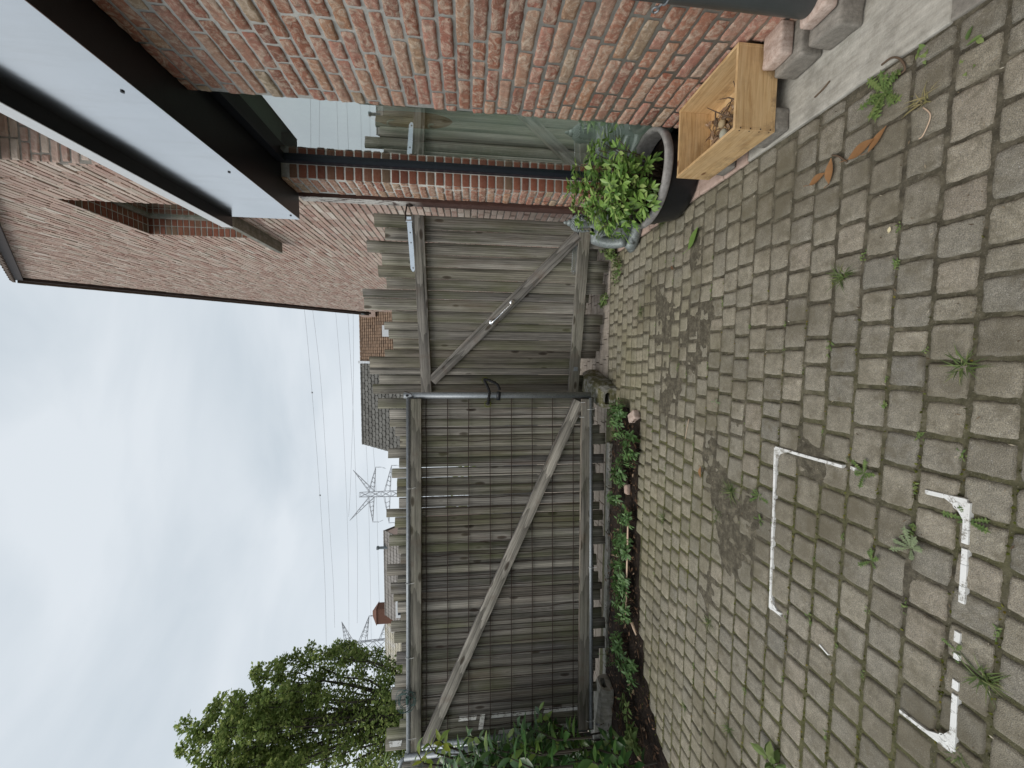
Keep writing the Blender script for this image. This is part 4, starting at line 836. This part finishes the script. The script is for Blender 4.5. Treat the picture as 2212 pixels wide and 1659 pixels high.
# carved mask hanging inside the window
km=thing('carved_mask','long dark carved wooden mask hanging inside the window','mask',(1.47,2.59,1.3)); mb=MB(); cc=Vector((1.47,2.59,1.635)); vs=[];fs=[]; N=24;Mm=12
for i in range(N+1):
    tz=1-2*i/N; w_=.075*(1-abs(tz)**2.6)**.6*(1.-.18*tz if tz<0 else 1)
    for k in range(Mm+1):
        a=math.pi*k/Mm; vs.append(cc+Vector((-math.sin(a)*.035*(1-abs(tz)**3)-.015*math.exp(-((tz+.1)*6)**2-((a-1.57)*3)**2),math.cos(a)*w_,tz*.265)))
for i in range(N):
    for k in range(Mm): fs.append((i*(Mm+1)+k,i*(Mm+1)+k+1,(i+1)*(Mm+1)+k+1,(i+1)*(Mm+1)+k))
mb.add(vs,fs); mb.make('face',MT['darkwood'],km,True)
for z_,s in ((.1,.8),(-.14,.55)):
    mb=MB()
    for k in range(16): a=math.pi*k/15; mb.sphere(cc+Vector((-.036,math.cos(a)*.045*s,z_+math.sin(a)*.05*s)),.006,6,4)
    mb.make('inlay',MT['stone'],km,True)
# ------------------------------------------------------------ plants of the bed
def clump(name,label,cat,c,n,r,L,mat,grp=None,hgt=.1,whl=4,stem=MT['twig'],asp=.42):
    c=Vector(c); t=thing(name,label,cat,c,grp); mb=MB(); lf=MB()
    for k in range(n):
        a=U(0,6.283); rr=r*math.sqrt(U(0,1)); top=c+Vector((math.cos(a)*rr,math.sin(a)*rr*.75,U(.4,1.)*hgt*(1-.4*rr/r))); base=c+Vector((math.cos(a)*rr*.5,math.sin(a)*rr*.4,-.01)); mid=(base+top)/2+Vector((0,0,.02)); mb.tube([base,mid,top],[.002,.0018,.0012],4,False)
        d=(top-mid).normalized(); ref=d.orthogonal().normalized(); b=d.cross(ref)
        for lv in range(whl):
            q=mid+(top-mid)*(lv/max(1,whl-1)); a0=U(0,6.3); s=L*(.75+.3*(lv<whl-1))*U(.8,1.15)
            for m in (0,1):
                an=a0+m*math.pi; o_=ref*math.cos(an)+b*math.sin(an); lf.leaf(q,(o_+d*(.25+.5*(lv==whl-1))),d+Vector((0,0,.5)),s,s*asp,U(0,.3),.2,3,wide=.45)
    mb.make('stems',stem,t); lf.make('foliage',mat,t); return t
VP=[((1345,905),22,.15,'beside the mossy concrete foot'),((1372,968),16,.12,'second from the mossy concrete foot'),((1350,1022),14,.11,'with a reddish stone at its edge'),((1340,1075),6,.06,'tiny, sprouting from bare soil behind the others'),((1365,1118),9,.08,'under the end of the bamboo cane'),((1355,1180),20,.13,'growing over the middle of the bamboo cane'),((1352,1245),22,.15,'broadest, covering the bamboo cane'),((1358,1305),18,.13,'at the pointed end of the bamboo cane'),((1350,1405),14,.12,'in front of the pale concrete foot'),((1375,1455),10,.10,'on the paving side near the pale concrete foot')]
for p,n,r,l in VP:
    c=PG(*p,.02); clump('periwinkle','low green periwinkle '+l,'plant',c,int(n*1.6),r*1.15,.046,MT['vinca'],'periwinkle plants in the soil bed',.13)
clump('leafy_weed','leafy weed with broad pale leaves at the hedge end of the bed','plant',PG(1385,1605,.02),9,.12,.07,MT['weed'],None,.14,3,asp=.55)
clump('leafy_weed','leafy weed near the grey flower spike on the pale foot','plant',PG(1365,1530,.02),7,.10,.05,MT['weed'],None,.16,3)
clump('leafy_weed','thin creeping weed climbing the bottom pipe of the mesh gate','plant',PG(1330,1415,.05),6,.09,.03,MT['vinca'],None,.16,4)
clump('leafy_weed','broad leaf weed at the left edge of the paving','plant',PG(1677,1645,0),4,.05,.06,MT['weed'],None,.06,2,asp=.5)
clump('leafy_weed','dense leafy weed at the foot of the seated statue','plant',PG(1332,535,.0),26,.12,.045,MT['weed'],None,.17,4)
clump('leafy_weed','trailing weed under the hinge side of the ajar gate','plant',PG(1340,585,.0),18,.12,.035,MT['weed'],None,.08,3)
clump('leafy_weed','pale creeping weed under the middle of the ajar gate','plant',PG(1310,650,.0),14,.12,.035,MT['weed'],None,.06,3)
t=thing('flower_spike','faded grey flower spike leaning over the pale concrete foot','flower',PG(1310,1560,.03)); mb=MB(); b=Vector(t.location); mb.tube([b,b+Vector((.03,-.05,.08)),b+Vector((.08,-.08,.13))],.002,5); mb.make('stem',MT['twig'],t); lf=MB()
for k in range(46):
    q=b+Vector((.03,-.05,.08))+Vector((.05,-.03,.05))*U(0,1); lf.leaf(q,(U(-1,1),U(-1,1),U(-.2,1)),(0,0,1),U(.012,.022),.009,.2,.2,2)
lf.make('petals',MT['lavender'],t)
ca,cb=PG(1357,1105,.06),PG(1352,1335,.05); mb=MB(); mb.tube([ca+(cb-ca)*(k/12) for k in range(13)],[.0065+.0012*(k%3==0) for k in range(13)],8); tag(recenter(mb.make('bamboo_cane',MT['cane'],None,True),ca),'pale bamboo cane lying across the periwinkle bed','cane')
ca,cb=PG(1365,1345,.045),PG(1374,1372,.04); mb=MB(); mb.tube([ca,(ca+cb)/2,cb],[.012,.01,.004],7); tag(recenter(mb.make('cane_stump',MT['cane'],None,True),ca),'short split piece of pale cane stuck in the bed','cane')
brk('stone','pale stone at the corner of the soil bed','' or (-.50,2.75,-.02),(-.43,2.87,.035),MT['pinkbr'],'stone',.5)
mb=MB(); q=PG(1352,1056,.02); 
brk('stone','small reddish brick piece at the edge of the periwinkle bed',(q.x-.04,q.y-.03,-.01),(q.x+.04,q.y+.02,.03),MT['clay'],'stone',.2)
# ------------------------------------------------------------ laurel hedge
lh=thing('laurel_hedge','dark glossy laurel hedge with yellow green young shoots at the left','hedge',(-3.1,2.8,0))
mb=MB(); lf=MB(); 
def laurelstem(b,top,n,L,target):
    b=Vector(b);top=Vector(top); mid=(b+top)/2+Vector((U(-.05,.05),U(-.05,.05),.05)); mb.tube([b,mid,top],[.008,.006,.003],5)
    for k in range(n):
        f=.25+.75*k/(n-1); q=b.lerp(mid,f*2) if f<.5 else mid.lerp(top,f*2-1); d=(top-mid).normalized(); a=k*2.4+U(-.4,.4); ref=d.orthogonal().normalized(); o_=ref*math.cos(a)+d.cross(ref)*math.sin(a)
        s=L*U(.75,1.15); target.leaf(q,o_+d*U(.3,.9)+Vector((0,0,U(-.2,.3))),d*.8+Vector((0,0,.6))-o_*.3,s,s*U(.38,.5),U(.05,.35),.18,4,wide=.5)
for k in range(84):
    z=U(.2,1.5); e=-3.03+.05*math.sin(z*5)+ (-.03 if z>1.3 else .06*(1-z)); y=U(2.35,3.08); x=-y*(1.055+abs(random.gauss(0,.13))+(.03 if z>1.2 else 0)+(.06 if z<.4 else 0))
    laurelstem((x-.15,y+.05,max(.0,z-.35)),(x,y-.03,z),10,.12,lf)
for k in range(36):
    y=U(2.2,3.0);x=-y*U(1.06,1.4);z=U(.3,1.75); laurelstem((x-.1,y,max(0,z-.4)),(x,y,z),10,.12,lf)
for p,q in (((960,1655),(900,1622)),((985,1640),(925,1605)),((900,1668),(830,1650)),((1000,1625),(950,1600)),((880,1675),(825,1662)),((1290,1660),(1215,1640)),((1280,1680),(1225,1655)),((1080,1625),(1010,1590)),((1180,1600),(1110,1572)),((1240,1590),(1180,1555)),((1140,1630),(1070,1610)),((1215,1570),(1165,1535))):
    a=PY(*p,2.72);b=PY(*q,2.68); yg=p[0]<1001 or p[0]>1275; yl=MB() if yg else lf; laurelstem(a,b,8,.085,yl)
    if yg: yl.make('young_shoot',MT['young'],lh,True)
mb.make('stems',MT['bark'],lh); lf.make('foliage',MT['laurel'],lh,True)
# ------------------------------------------------------------ tree
TX,TY=-15.8,16.2
tr=thing('tree','tall fastigiate green tree rising behind the left end of the gate','tree',(TX,TY,0))
wd=MB(); lf=MB(); base=Vector((TX,TY,-.1))
wd.tube([base,base+Vector((.05,0,1.5)),base+Vector((0,.1,4)),base+Vector((.1,0,8))],[.32,.27,.2,.08],10)
def blob(c,r,n,up=.5):
    for _ in range(n):
        d=Vector((random.gauss(0,1),random.gauss(0,1),random.gauss(0,1))).normalized()*r*U(.25,1.)**.6; d.z*=1.15
        o_=Vector((U(-1,1),U(-1,1),U(-.6,.9))); L=U(.10,.19); lf.leaf(c+d,o_,Vector((U(-.6,.6),U(-.6,.6),1)),L,L*.7,.1,.15,2,wide=.5)
rt=random.Random(3)
for k in range(42):
    a=k*2.4+rt.uniform(-.3,.3); q=rt.uniform(.12,1.)**.8; H=13.0-5.4*q**1.5-rt.uniform(0,.9); R=3.2*q**.85; z0=rt.uniform(.8,4.2); 
    if k<10: R=.35+.2*k;H=13.1-.3*k;a=k*2.4+.3
    tip=base+Vector((math.cos(a)*R,math.sin(a)*R,H)); st=base+Vector((0,0,z0)); bow=base+Vector((math.cos(a)*R*.72,math.sin(a)*R*.72,z0+(H-z0)*.42)); P=[]
    for i in range(11):
        t=i/10; p=st*(1-t)**2+bow*2*t*(1-t)+tip*t*t; P.append(p+Vector((noise.noise(Vector((k,t*4,0))),noise.noise(Vector((k,t*4,5))),0))*.22)
    wd.tube(P,[.06*(1-.85*i/10) for i in range(11)],6)
    for i in range(2,11):
        if k>1 and rt.uniform(0,1)<.12 and i<9: continue
        m=2 if i<10 else 1
        for j in range(m+1 if i>6 else m-1):
            b=rt.uniform(0,6.28); o_=Vector((math.cos(b),math.sin(b),rt.uniform(.3,1.3)))*rt.uniform(.25,.75)*(1.25-.09*i); e=P[i]+o_; wd.tube([P[i],P[i].lerp(e,.5)+Vector((0,0,.05)),e],[.022,.014,.007],4,False); blob(e,rt.uniform(.18,.36),rt.randint(18,36)+(32 if i>6 else 0))
        blob(P[i],.22+.014*i,7+3*i)
for k in range(30):
    a=rt.uniform(0,6.28); r=rt.uniform(1.4,3.3); e=base+Vector((math.cos(a)*r,math.sin(a)*r*.8,rt.uniform(2.6,5.2))); wd.tube([base+Vector((0,0,1.6)),base.lerp(e,.6)+Vector((0,0,.4)),e],[.06,.035,.01],5,False)
    for j in range(4): blob(e+Vector((rt.uniform(-.5,.5),rt.uniform(-.5,.5),rt.uniform(-.5,.6))),.4,40)
wd.make('trunk',MT['bark'],tr,True); lf.make('crown',MT['tree'],tr)
# ------------------------------------------------------------ houses beyond the street
def house(name,label,xa,xb,yr,zr,dep,drop,tile,n,cols,wallm,stag=False):
    h=thing(name,label,'house',((xa+xb)/2,yr,0)); ye=yr-dep; ze=zr-drop; mb=MB()
    mb.box((xa+.15,ye+.35,-.3),(xb-.15,yr+dep-.35,ze)); 
    for x in (xa+.15,xb-.15): mb.add([(x,ye+.35,ze),(x,yr+dep-.35,ze),(x,yr,zr-.15)],[(0,1,2)])
    mb.make('wall',wallm,h); mb=MB()
    d=Vector((0,dep,drop)); L=d.length; d/=L; nn=Vector((0,-d.z,d.y))
    for k in range(n):
        a,b=L*k/n,L*(k+1)/n+.05; off=(.5 if k%2 and stag else 0)
        for c in range(-1 if off else 0,cols):
            u0=xa+(xb-xa)*(c+off)/cols; u1=xa+(xb-xa)*(c+1+off)/cols-.025; u0=max(xa,u0);u1=min(xb,u1)
            if u1-u0<.02: continue
            j=U(-.01,.01); O=Vector((0,ye,ze)); A=O+d*a+nn*(.07+j);B=O+d*b+nn*(.02+j); e=(u1-u0)*.22 if stag else 0
            top=[A+Vector((u0+e,0,0)),A+Vector((u1-e,0,0)),A+d*(e*1.1)+Vector((u1,0,0)),B+Vector((u1,0,0)),B+Vector((u0,0,0)),A+d*(e*1.1)+Vector((u0,0,0))]
            bot=[v-nn*.05 for v in top]; mb.add(top+bot,[(0,1,2,3,4,5),(11,10,9,8,7,6)]+[(i,6+i,6+(i+1)%6,(i+1)%6)[::-1] for i in range(6)])
    mb.add([(xa,ye,ze-.03),(xb,ye,ze-.03),(xb,yr,zr-.03),(xa,yr,zr-.03),(xa,yr+dep,ze-.03),(xb,yr+dep,ze-.03)],[(0,1,2,3),(3,2,5,4)])
    r=mb.make('roof',tile,h); mb=MB(); k=xa
    while k<xb-.1: mb.tube([(k,yr,zr+.03),(min(xb,k+.36),yr,zr+.045)],.09,8); k+=.37
    mb.make('ridge_tiles',tile,r); return h,ye,ze,r
h1,ye,ze,r1=house('terraced_house','brown tiled house roof just left of the tall gable house',-.60,6.5,28,8.72,4.6,4.6,MT['tile_b'],26,34,MT['render'])
mb=MB(); 
for k in range(9): mb.box((-.68,25.6+k*.27,6.4+k*.27),(-.52,25.9+k*.27,6.75+k*.27))
mb.make('verge_trim',MT['wtrim'],h1)
q=PY(835,715,25.); mb=MB(); mb.box((q.x-.35,24.9,q.z-.3),(q.x+.35,25.1,q.z+.25)); mb.make('roof_window',MT['wtrim'],h1)
q=PY(795,672,26.5); mb=MB(); mb.box((q.x-.35,26.3,q.z-.5),(q.x+.25,27.2,q.z+.5)); mb.make('chimney',MT['clay'],h1)
h2,_,_,_=house('terraced_house','house roof of mossy grey hexagonal shingles behind the middle of the gate',-6.45,-.70,28,8.72,4.6,4.6,MT['tile_g'],16,15,MT['render'],True)
h3,_,_,r3=house('detached_house','far ribbed tile roof with a vent pipe and dormer',-27.6,-18.3,40,10.0,4.5,4.5,MT['tile_r'],12,26,MT['gbrick'])
q=PY(829,1183,39.7); mb=MB(); mb.tube([(q.x,39.7,q.z-.6),(q.x,39.7,q.z+.55)],.14,10); mb.tube([(q.x,39.7,q.z+.5),(q.x,39.7,q.z+.7)],.2,10); mb.make('vent_pipe',MT['zinc'],r3)
q=PY(858,1295,38.); mb=MB(); mb.box((q.x-1.4,37.2,q.z-1.5),(q.x+1.4,39,q.z)); d_=mb.make('dormer',MT['wtrim'],h3); mb=MB(); mb.box((q.x-1.1,37.18,q.z-1.3),(q.x+1.1,37.199,q.z-.2)); mb.make('dormer_window',MT['anth'],d_)
h4,_,_,r4=house('detached_house','pale lichen spotted roof with a brick chimney beside the tree',-34.5,-28.0,41.5,10.35,4.5,4.5,MT['tile_l'],14,20,MT['gbrick'],True)
qa=PY(826,1340,41);qb=PY(816,1309,41); mb=MB(); mb.box((qa.x,40.4,9.),(qb.x,41.6,qb.z)); mb.add([(qa.x-.1,40.3,qb.z),(qb.x+.1,40.3,qb.z),(qb.x+.1,41.7,qb.z),(qa.x-.1,41.7,qb.z),((qa.x+qb.x)/2-.3,41,qb.z+.55),((qa.x+qb.x)/2+.3,41,qb.z+.55)],[(0,1,5,4),(1,2,5),(2,3,4,5),(3,0,4),(3,2,1,0)]); mb.make('chimney',m_flat('red_chimney_brick',(.17,.085,.06),.9,.5,6,.2),r4)
q=PY(838,1345,40.2); mb=MB()
for k in range(8): mb.box((-28.08,37.6+k*.5,6.45+k*.5),(-27.9,38.15+k*.5,7.0+k*.5))
mb.make('verge_trim',MT['wtrim'],h4)
# far treeline that closes the horizon behind the houses
mb=MB(); 
for k in range(2600):
    x=U(-160,120); y=U(70,90); z=U(-.2,5.0+1.5*math.sin(x*.13)+1.*math.sin(x*.41)); o_=Vector((U(-1,1),U(-1,1),U(-1,1))); mb.leaf((x,y,z),o_,(U(-1,1),-1,U(0,1)),U(.8,1.8),U(.6,1.2),.1,.2,2)
tag(mb.make('far_trees',MT['tree']),'far line of trees low on the horizon beyond the houses','trees',kind='stuff')
# ------------------------------------------------------------ pylons and cables
def pylon(label,c,h,wb,wt,arms,yaw,r,zt=None):
    t=thing('pylon',label,'pylon',c); c=Vector(c); cy,sy=math.cos(yaw),math.sin(yaw)
    def W(x,y,z): return c+Vector((x*cy-y*sy,x*sy+y*cy,z))
    mb=MB(); n=11
    def wid(z): 
        k=z/h; return wb+(wt-wb)*min(1,k/.62) if k<.62 else wt*(1-.25*(k-.62)/.38)
    for sx,sy_ in ((-1,-1),(1,-1),(1,1),(-1,1)):
        mb.tube([W(sx*wid(h*i/n)/2,sy_*wid(h*i/n)/2,h*i/n) for i in range(n+1)],r*1.3,5)
    for i in range(n):
        a,b=h*i/n,h*(i+1)/n; wa,wb_=wid(a)/2,wid(b)/2; P=[(-1,-1),(1,-1),(1,1),(-1,1)]
        for k in range(4):
            p,q=P[k],P[(k+1)%4]; mb.tube([W(p[0]*wa,p[1]*wa,a),W(q[0]*wb_,q[1]*wb_,b)],r,4); mb.tube([W(q[0]*wa,q[1]*wa,a),W(p[0]*wb_,p[1]*wb_,b)],r,4); mb.tube([W(p[0]*wb_,p[1]*wb_,b),W(q[0]*wb_,q[1]*wb_,b)],r*.8,4)
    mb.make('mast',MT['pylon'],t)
    for z,L,rise in arms:
        for s in (-1,1):
            mb=MB(); w_=wid(z)/2; tip=W(s*L,0,z+rise); ch=[]
            for sy_ in (-1,1):
                for dz in (0,1.9*h/40): 
                    a=W(s*w_,sy_*w_,z+(dz if rise<=0 else -dz)); mb.tube([a,tip],r,4); ch.append((a,tip))
            for i in range(1,6):
                f0=i/6;f1=(i+.5)/6
                for a,b in ((0,1),(2,3),(0,2),(1,3)): mb.tube([ch[a][0].lerp(tip,f0),ch[b][0].lerp(tip,min(1,f1))],r*.75,4)
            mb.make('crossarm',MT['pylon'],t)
            if rise<=0:
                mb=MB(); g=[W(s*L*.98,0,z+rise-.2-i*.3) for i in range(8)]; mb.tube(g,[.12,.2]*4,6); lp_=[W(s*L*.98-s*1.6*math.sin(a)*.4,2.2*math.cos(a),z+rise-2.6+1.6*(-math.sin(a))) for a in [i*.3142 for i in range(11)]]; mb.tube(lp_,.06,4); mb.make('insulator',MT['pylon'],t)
d1=170; p=PY(860,1066,d1)
pylon('lattice power pylon seen small in the sky above the middle of the mesh gate',(p.x,d1,0),48.5,7.5,2.6,[(44.5,10.6,7.6),(42.6,11.8,-.2),(35.8,12.4,-.2)],.3,.105)
d2=92; p=PY(860,1392,d2)
pylon('lattice power pylon partly hidden by the tall tree',(p.x,d2,0),33.5,5.2,2.6,[(31.,5.6,1.6),(26.3,6.6,-.2),(21.5,6.8,-.2)],.5,.07)
CB=[('highest cable crossing the sky, with two round markers',[(640,560),(657,665),(674,848),(691,1070),(702,1262),(705,1420)]),('second highest cable, running to the top arm of the half hidden pylon',[(658,560),(675,667),(695,850),(713,1152),(720,1262),(723,1356)]),('third cable from the top, level with the top of the far pylon',[(716,560),(725,672),(738,848),(751,1152),(754,1395)]),('cable meeting the middle arm of the half hidden pylon',[(742,560),(751,672),(762,870),(771.5,1152),(771.6,1346)]),('slack cable that crosses the others and ends at the far pylon',[(760,560),(763,700),(763,850),(757,1050),(753,1116)]),('low cable over the ribbed tile roof',[(786,880),(795,1050),(800,1262),(802,1390)]),('lowest cable just above the far roofs',[(798,880),(812,1050),(818,1262),(821,1330)])]
for i,(l,P) in enumerate(CB):
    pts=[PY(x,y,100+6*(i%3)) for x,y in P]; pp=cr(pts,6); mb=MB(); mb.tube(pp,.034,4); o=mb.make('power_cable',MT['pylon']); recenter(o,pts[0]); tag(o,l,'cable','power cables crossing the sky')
    if i==0:
        for k in (2,3):
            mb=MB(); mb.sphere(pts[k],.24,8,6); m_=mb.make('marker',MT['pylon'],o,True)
# ------------------------------------------------------------ weeds, grass tufts, leaves on the paving
def tuft(p,n,L,mat,label,grp=None,name='grass_tuft',cat='grass tuft',lay=.8):
    p=Vector(p); mb=MB()
    for k in range(n):
        a=U(0,6.283); d=Vector((math.cos(a)*lay,math.sin(a)*lay,U(.25,1.))).normalized(); q=p+Vector((U(-.012,.012),U(-.012,.012),-.004)); l=L*U(.5,1.1); mb.leaf(q,d,(0,0,1),l,.0026+l*.012,U(.2,.8),.15,4,wide=.25)
    return tag(recenter(mb.make(name,mat),p),label,cat,grp)
def snap(p):
    p=Vector(p); r0=.7455-ROW*11; p.y=r0+ROW*round((p.y-r0)/ROW); return p
def sprig(p,n,L,label,mat=MT['weed'],grp='tiny weeds in the paving joints'):
    p=snap(p) if grp else Vector(p); mb=MB()
    for k in range(n):
        a=U(0,6.283); d=Vector((math.cos(a),math.sin(a),U(.15,.9))); q=p+Vector((random.gauss(0,L*.8),random.gauss(0,L*.35),-.004)); mb.leaf(q,d,(0,0,1),L*U(.35,1.1),L*U(.3,.5),U(.1,.5),.2,3)
    return tag(recenter(mb.make('weed',mat),p),label,'weed',grp)
def dandelion(p,n,L,mat,label,squash=1.):
    p=Vector(p); mb=MB()
    for k in range(n):
        a=k*6.283/n+U(-.6,.6); d=Vector((math.cos(a),math.sin(a)*squash,U(.05,.6))).normalized(); l=L*U(.35,1.15); mb.leaf(p,d,(0,0,1),l,l*.14,.1,.2,5,wide=.7); s=d.cross(Vector((0,0,1))).normalized()
        for j in range(2,7):
            t=j/7; q=p+d*(l*t)-Vector((0,0,1))*(.1*l*t*t)+Vector((0,0,.001)); w_=l*.20*(.5+t*.6)
            for m in (-1,1): mb.leaf(q,s*m-d*.35+d*.2*t,(0,0,1),w_*U(.7,1.1),w_*.55,.1,.2,2)
    return tag(recenter(mb.make('dandelion',mat),p),label,'weed')
TG=[((1818,599),46,.055,'grass tuft in the joints on the box side, mid paving'),((2082,793),40,.05,'grass tuft closest to the camera on the box side'),((1580,1062),50,.07,'grass tuft in silt above the corner of the manhole frame'),((1385,672),28,.07,'grass tuft near the foot of the ajar gate'),((1434,1119),30,.07,'pale grass tuft close to the periwinkle bed'),((2122,1463),40,.06,'long bladed grass tuft over the near side of the manhole frame'),((1574,1573),30,.05,'grass tuft at the far left of the paving'),((2070,1634),34,.035,'mossy grass tuft at the outer corner of the manhole frame'),((1430,480),34,.07,'grass tuft beside the clay edging near the tub'),((1533,1344),26,.05,'grass tuft next to the rusty moss left of the manhole frame'),((1550,1110),24,.05,'faint grass tuft behind the far edge of the manhole frame'),((1478,1524),28,.05,'grass tuft between the pavers near the pale concrete foot')]
for p,n,L,l in TG: tuft(PG(*p),n,L,MT['grass'],l,'grass tufts in the paving')
tuft(PG(1994,212),26,.045,MT['drygrass'],'dry yellow grass tuft between pavers near the slab')
dandelion(PG(1910,200),26,.075,MT['weed'],'dense green dandelion at the edge of the concrete slab',.8)
dandelion(PG(1968,1184),13,.062,MT['grey_weed'],'grey green rosette inside the manhole frame')
dandelion(PG(1883,1212),7,.05,MT['weed'],'small dandelion inside the manhole frame')
dandelion(PG(1867,1022),12,.055,MT['weed'],'dandelion growing over the broken edge of the manhole frame')
dandelion(PG(1640,1072),9,.055,MT['weed'],'dandelion just behind the far edge of the manhole frame')
dandelion(PG(1640,1122),7,.045,MT['weed'],'ragged dandelion at the middle of the far manhole edge')
dandelion(PG(2090,1123),9,.055,MT['weed'],'broad leaved dandelion on the near corner of the manhole frame')
dandelion(PG(2067,1407),6,.035,MT['weed'],'reddish dandelion in the broken near edge of the manhole frame')
dandelion(PG(1545,868),6,.05,MT['grey_weed'],'pale rosette in the silt in mid paving')
SP=[(1683,757),(1981,757),(1902,818),(1900,876),(1778,753),(1424,635),(1481,668),(1470,793),(1400,759),(1410,864),(1869,552),(2122,992),(1985,943),(1815,992),(1956,1042),(1669,1121),(1928,577),(1976,482),(1933,569),(1607,905),(1700,700),(1735,800),(1600,1030),(1710,1350),(1760,1210),(1880,1330),(1850,1450),(1700,1480),(1608,1492),(1440,1010),(1450,1220),(1500,1300),(1490,960),(1530,560),(1560,610),(1460,560),(1640,590),(1740,1330),(1790,1350),(1915,1290),(1930,1130),(1800,1150),(1455,610),(1420,700),(1388,800),(1402,930),(1500,1440)]
for _ in range(46):
    q=Vector((U(-2.3,.8),U(.7,2.6),0)); SP.append(q)
for p in SP: sprig(PG(*p) if isinstance(p,tuple) else p,random.randint(5,16),U(.006,.016),'tiny green weed sprouting from a joint of the paving')
sprig(PG(1997,125),10,.03,'round leaved weed at the slab edge near the corner',MT['weed'],None); sprig(PG(2105,111),7,.032,'green seedling in the joint nearest the corner',MT['weed'],None); sprig(PG(1520,345),9,.02,'small weed at the corner of the clay edging below the box',MT['weed'],None)
def fallen(p,d,L,W,mat,label,curl=.5,fold=.5,z=.004,cat='leaf'):
    p=Vector(p)+Vector((0,0,z)); mb=MB(); dv=Vector((d[0],d[1],0)).normalized(); mb.leaf(p,dv+Vector((0,0,.04)),(.15,.1,1),L,W,-.12*curl,fold*.7,8,wide=.45); mb.tube([p,p-Vector((d[0],d[1],-.1)).normalized()*L*.25],.0012,4); return tag(recenter(mb.make('fallen_leaf',mat,None,True),p),label,cat)
a=PG(1836,345);b=PG(1895,300); fallen(a,(b-a),(b-a).length*1.0,.042,MT['deadleaf'],'large orange brown leaf on the paving near the slab',.1,.18,.008); a=PG(1878,330);b=PG(1908,290); fallen(a,(b-a),.075,.03,MT['deadleaf'],'narrow brown leaf tucked under the large orange leaf',.15,.3,.006)
a=PG(1795,398);b=PG(1803,345); fallen(a,(b-a),.085,.036,MT['deadleaf'],'curled brown leaf in the middle of the leaf group',.25,.45,.008); a=PG(1752,400);b=PG(1785,377); fallen(a,(b-a),.07,.034,MT['deadleaf'],'brown leaf farthest from the slab in the leaf group',.2,.35,.008)
a=PG(1924,503);b=PG(1926,490); fallen(a,(b-a),.018,.012,MT['petal'],'small cream petal lying on a paver',.2,.3,.005,'petal')
a=PG(1490,540);b=PG(1515,490); fallen(a,(b-a),.14,.075,MT['choisya'],'large green leaf lying on silt near the tub',.08,.12,.012)
a=PG(1516,1008);b=PG(1517,1030); fallen(a,(b-a),.06,.03,MT['deadleaf'],'reddish folded leaf on the paving near the bed',.3,.7,.006); a=PG(1457,582);b=PG(1450,572); fallen(a,(b-a),.04,.02,MT['litter'],'pale crumpled leaf in the joints near the ajar gate',.3,.6,.006)
def stick(P,r,label,mat=MT['twig']):
    P=[Vector(p) for p in P]; mb=MB(); mb.tube(cr(P,5),r,6); tag(recenter(mb.make('twig',mat,None,True),P[0]),label,'twig')
stick([PG(1760,210,.009),PG(1778,192,.011),PG(1792,175,.009)],.0028,'reddish twig lying on the concrete slab'); stick([PG(1905,140,.006),PG(1926,125,.012),PG(1945,128,.012),PG(1955,150,.01),PG(1935,165,.004)],.003,'curled brown root at the slab edge'); stick([PG(1798,335,.005),PG(1812,338,.008),PG(1830,350,.005)],.003,'short twig between the brown leaves')
stick([PG(1488,905,.004),PG(1484,925,.006),PG(1480,948,.004)],.0015,'thin straw on the paving near the bed',MT['cane']); stick([PG(1994,232,.004),PG(2010,250,.006),PG(1995,290,.004),PG(1985,300,.004)],.0016,'pale rootlet trailing across the joints near the slab',MT['cane'])
mb=MB()
for k in range(900):
    x,y=U(-2.6,.87),U(.4,3.1)
    if inpoly(x,y,BED): continue
    if U(0,1)<.6: y=.7455+ROW*round((y-.7455)/ROW)+random.gauss(0,.008)
    a=U(0,6.3); L=U(.003,.018)**1; mb.leaf((x,y,.0035),(math.cos(a),math.sin(a),.05),(U(-.3,.3),U(-.3,.3),1),L,U(.0015,.004),.05,.2,2)
tag(mb.make('paving_litter',m_leaf('fine_litter',[(0,(.06,.04,.025)),(.6,(.22,.17,.11)),(.85,(.42,.37,.28)),(1,(.6,.56,.46))],.9,.1,0)),'fine straw and leaf crumbs scattered over the paving','litter',kind='stuff')
mb=MB()   # moss cushions in the joints
k=0; R0=.7455-ROW*11
while k<5200:
    x=U(-2.6,.3);y=R0+ROW*round((U(.55,2.7)-R0)/ROW)+random.gauss(0,.004); 
    if U(0,1)<.35: y=U(.55,2.6)
    m=.5+.5*fr((x*2.3,y*2.3,11)); wgt=(.25 if x>-.3 else .7)*max(0,m)
    if U(0,1)>wgt or silt(x,y)>.55 or (abs(((y-R0)/ROW+.5)%1-.5)>.05): k+=.15; continue
    k+=1; a=U(0,6.3); mb.leaf((x,y,-.009),(math.cos(a),math.sin(a),U(.5,1.5)),(U(-1,1),U(-1,1),1),U(.006,.012),.006,.2,.2,2)
tag(mb.make('moss',MT['moss']),'moss and fine greenery filling the joints of the paving','moss',kind='stuff')
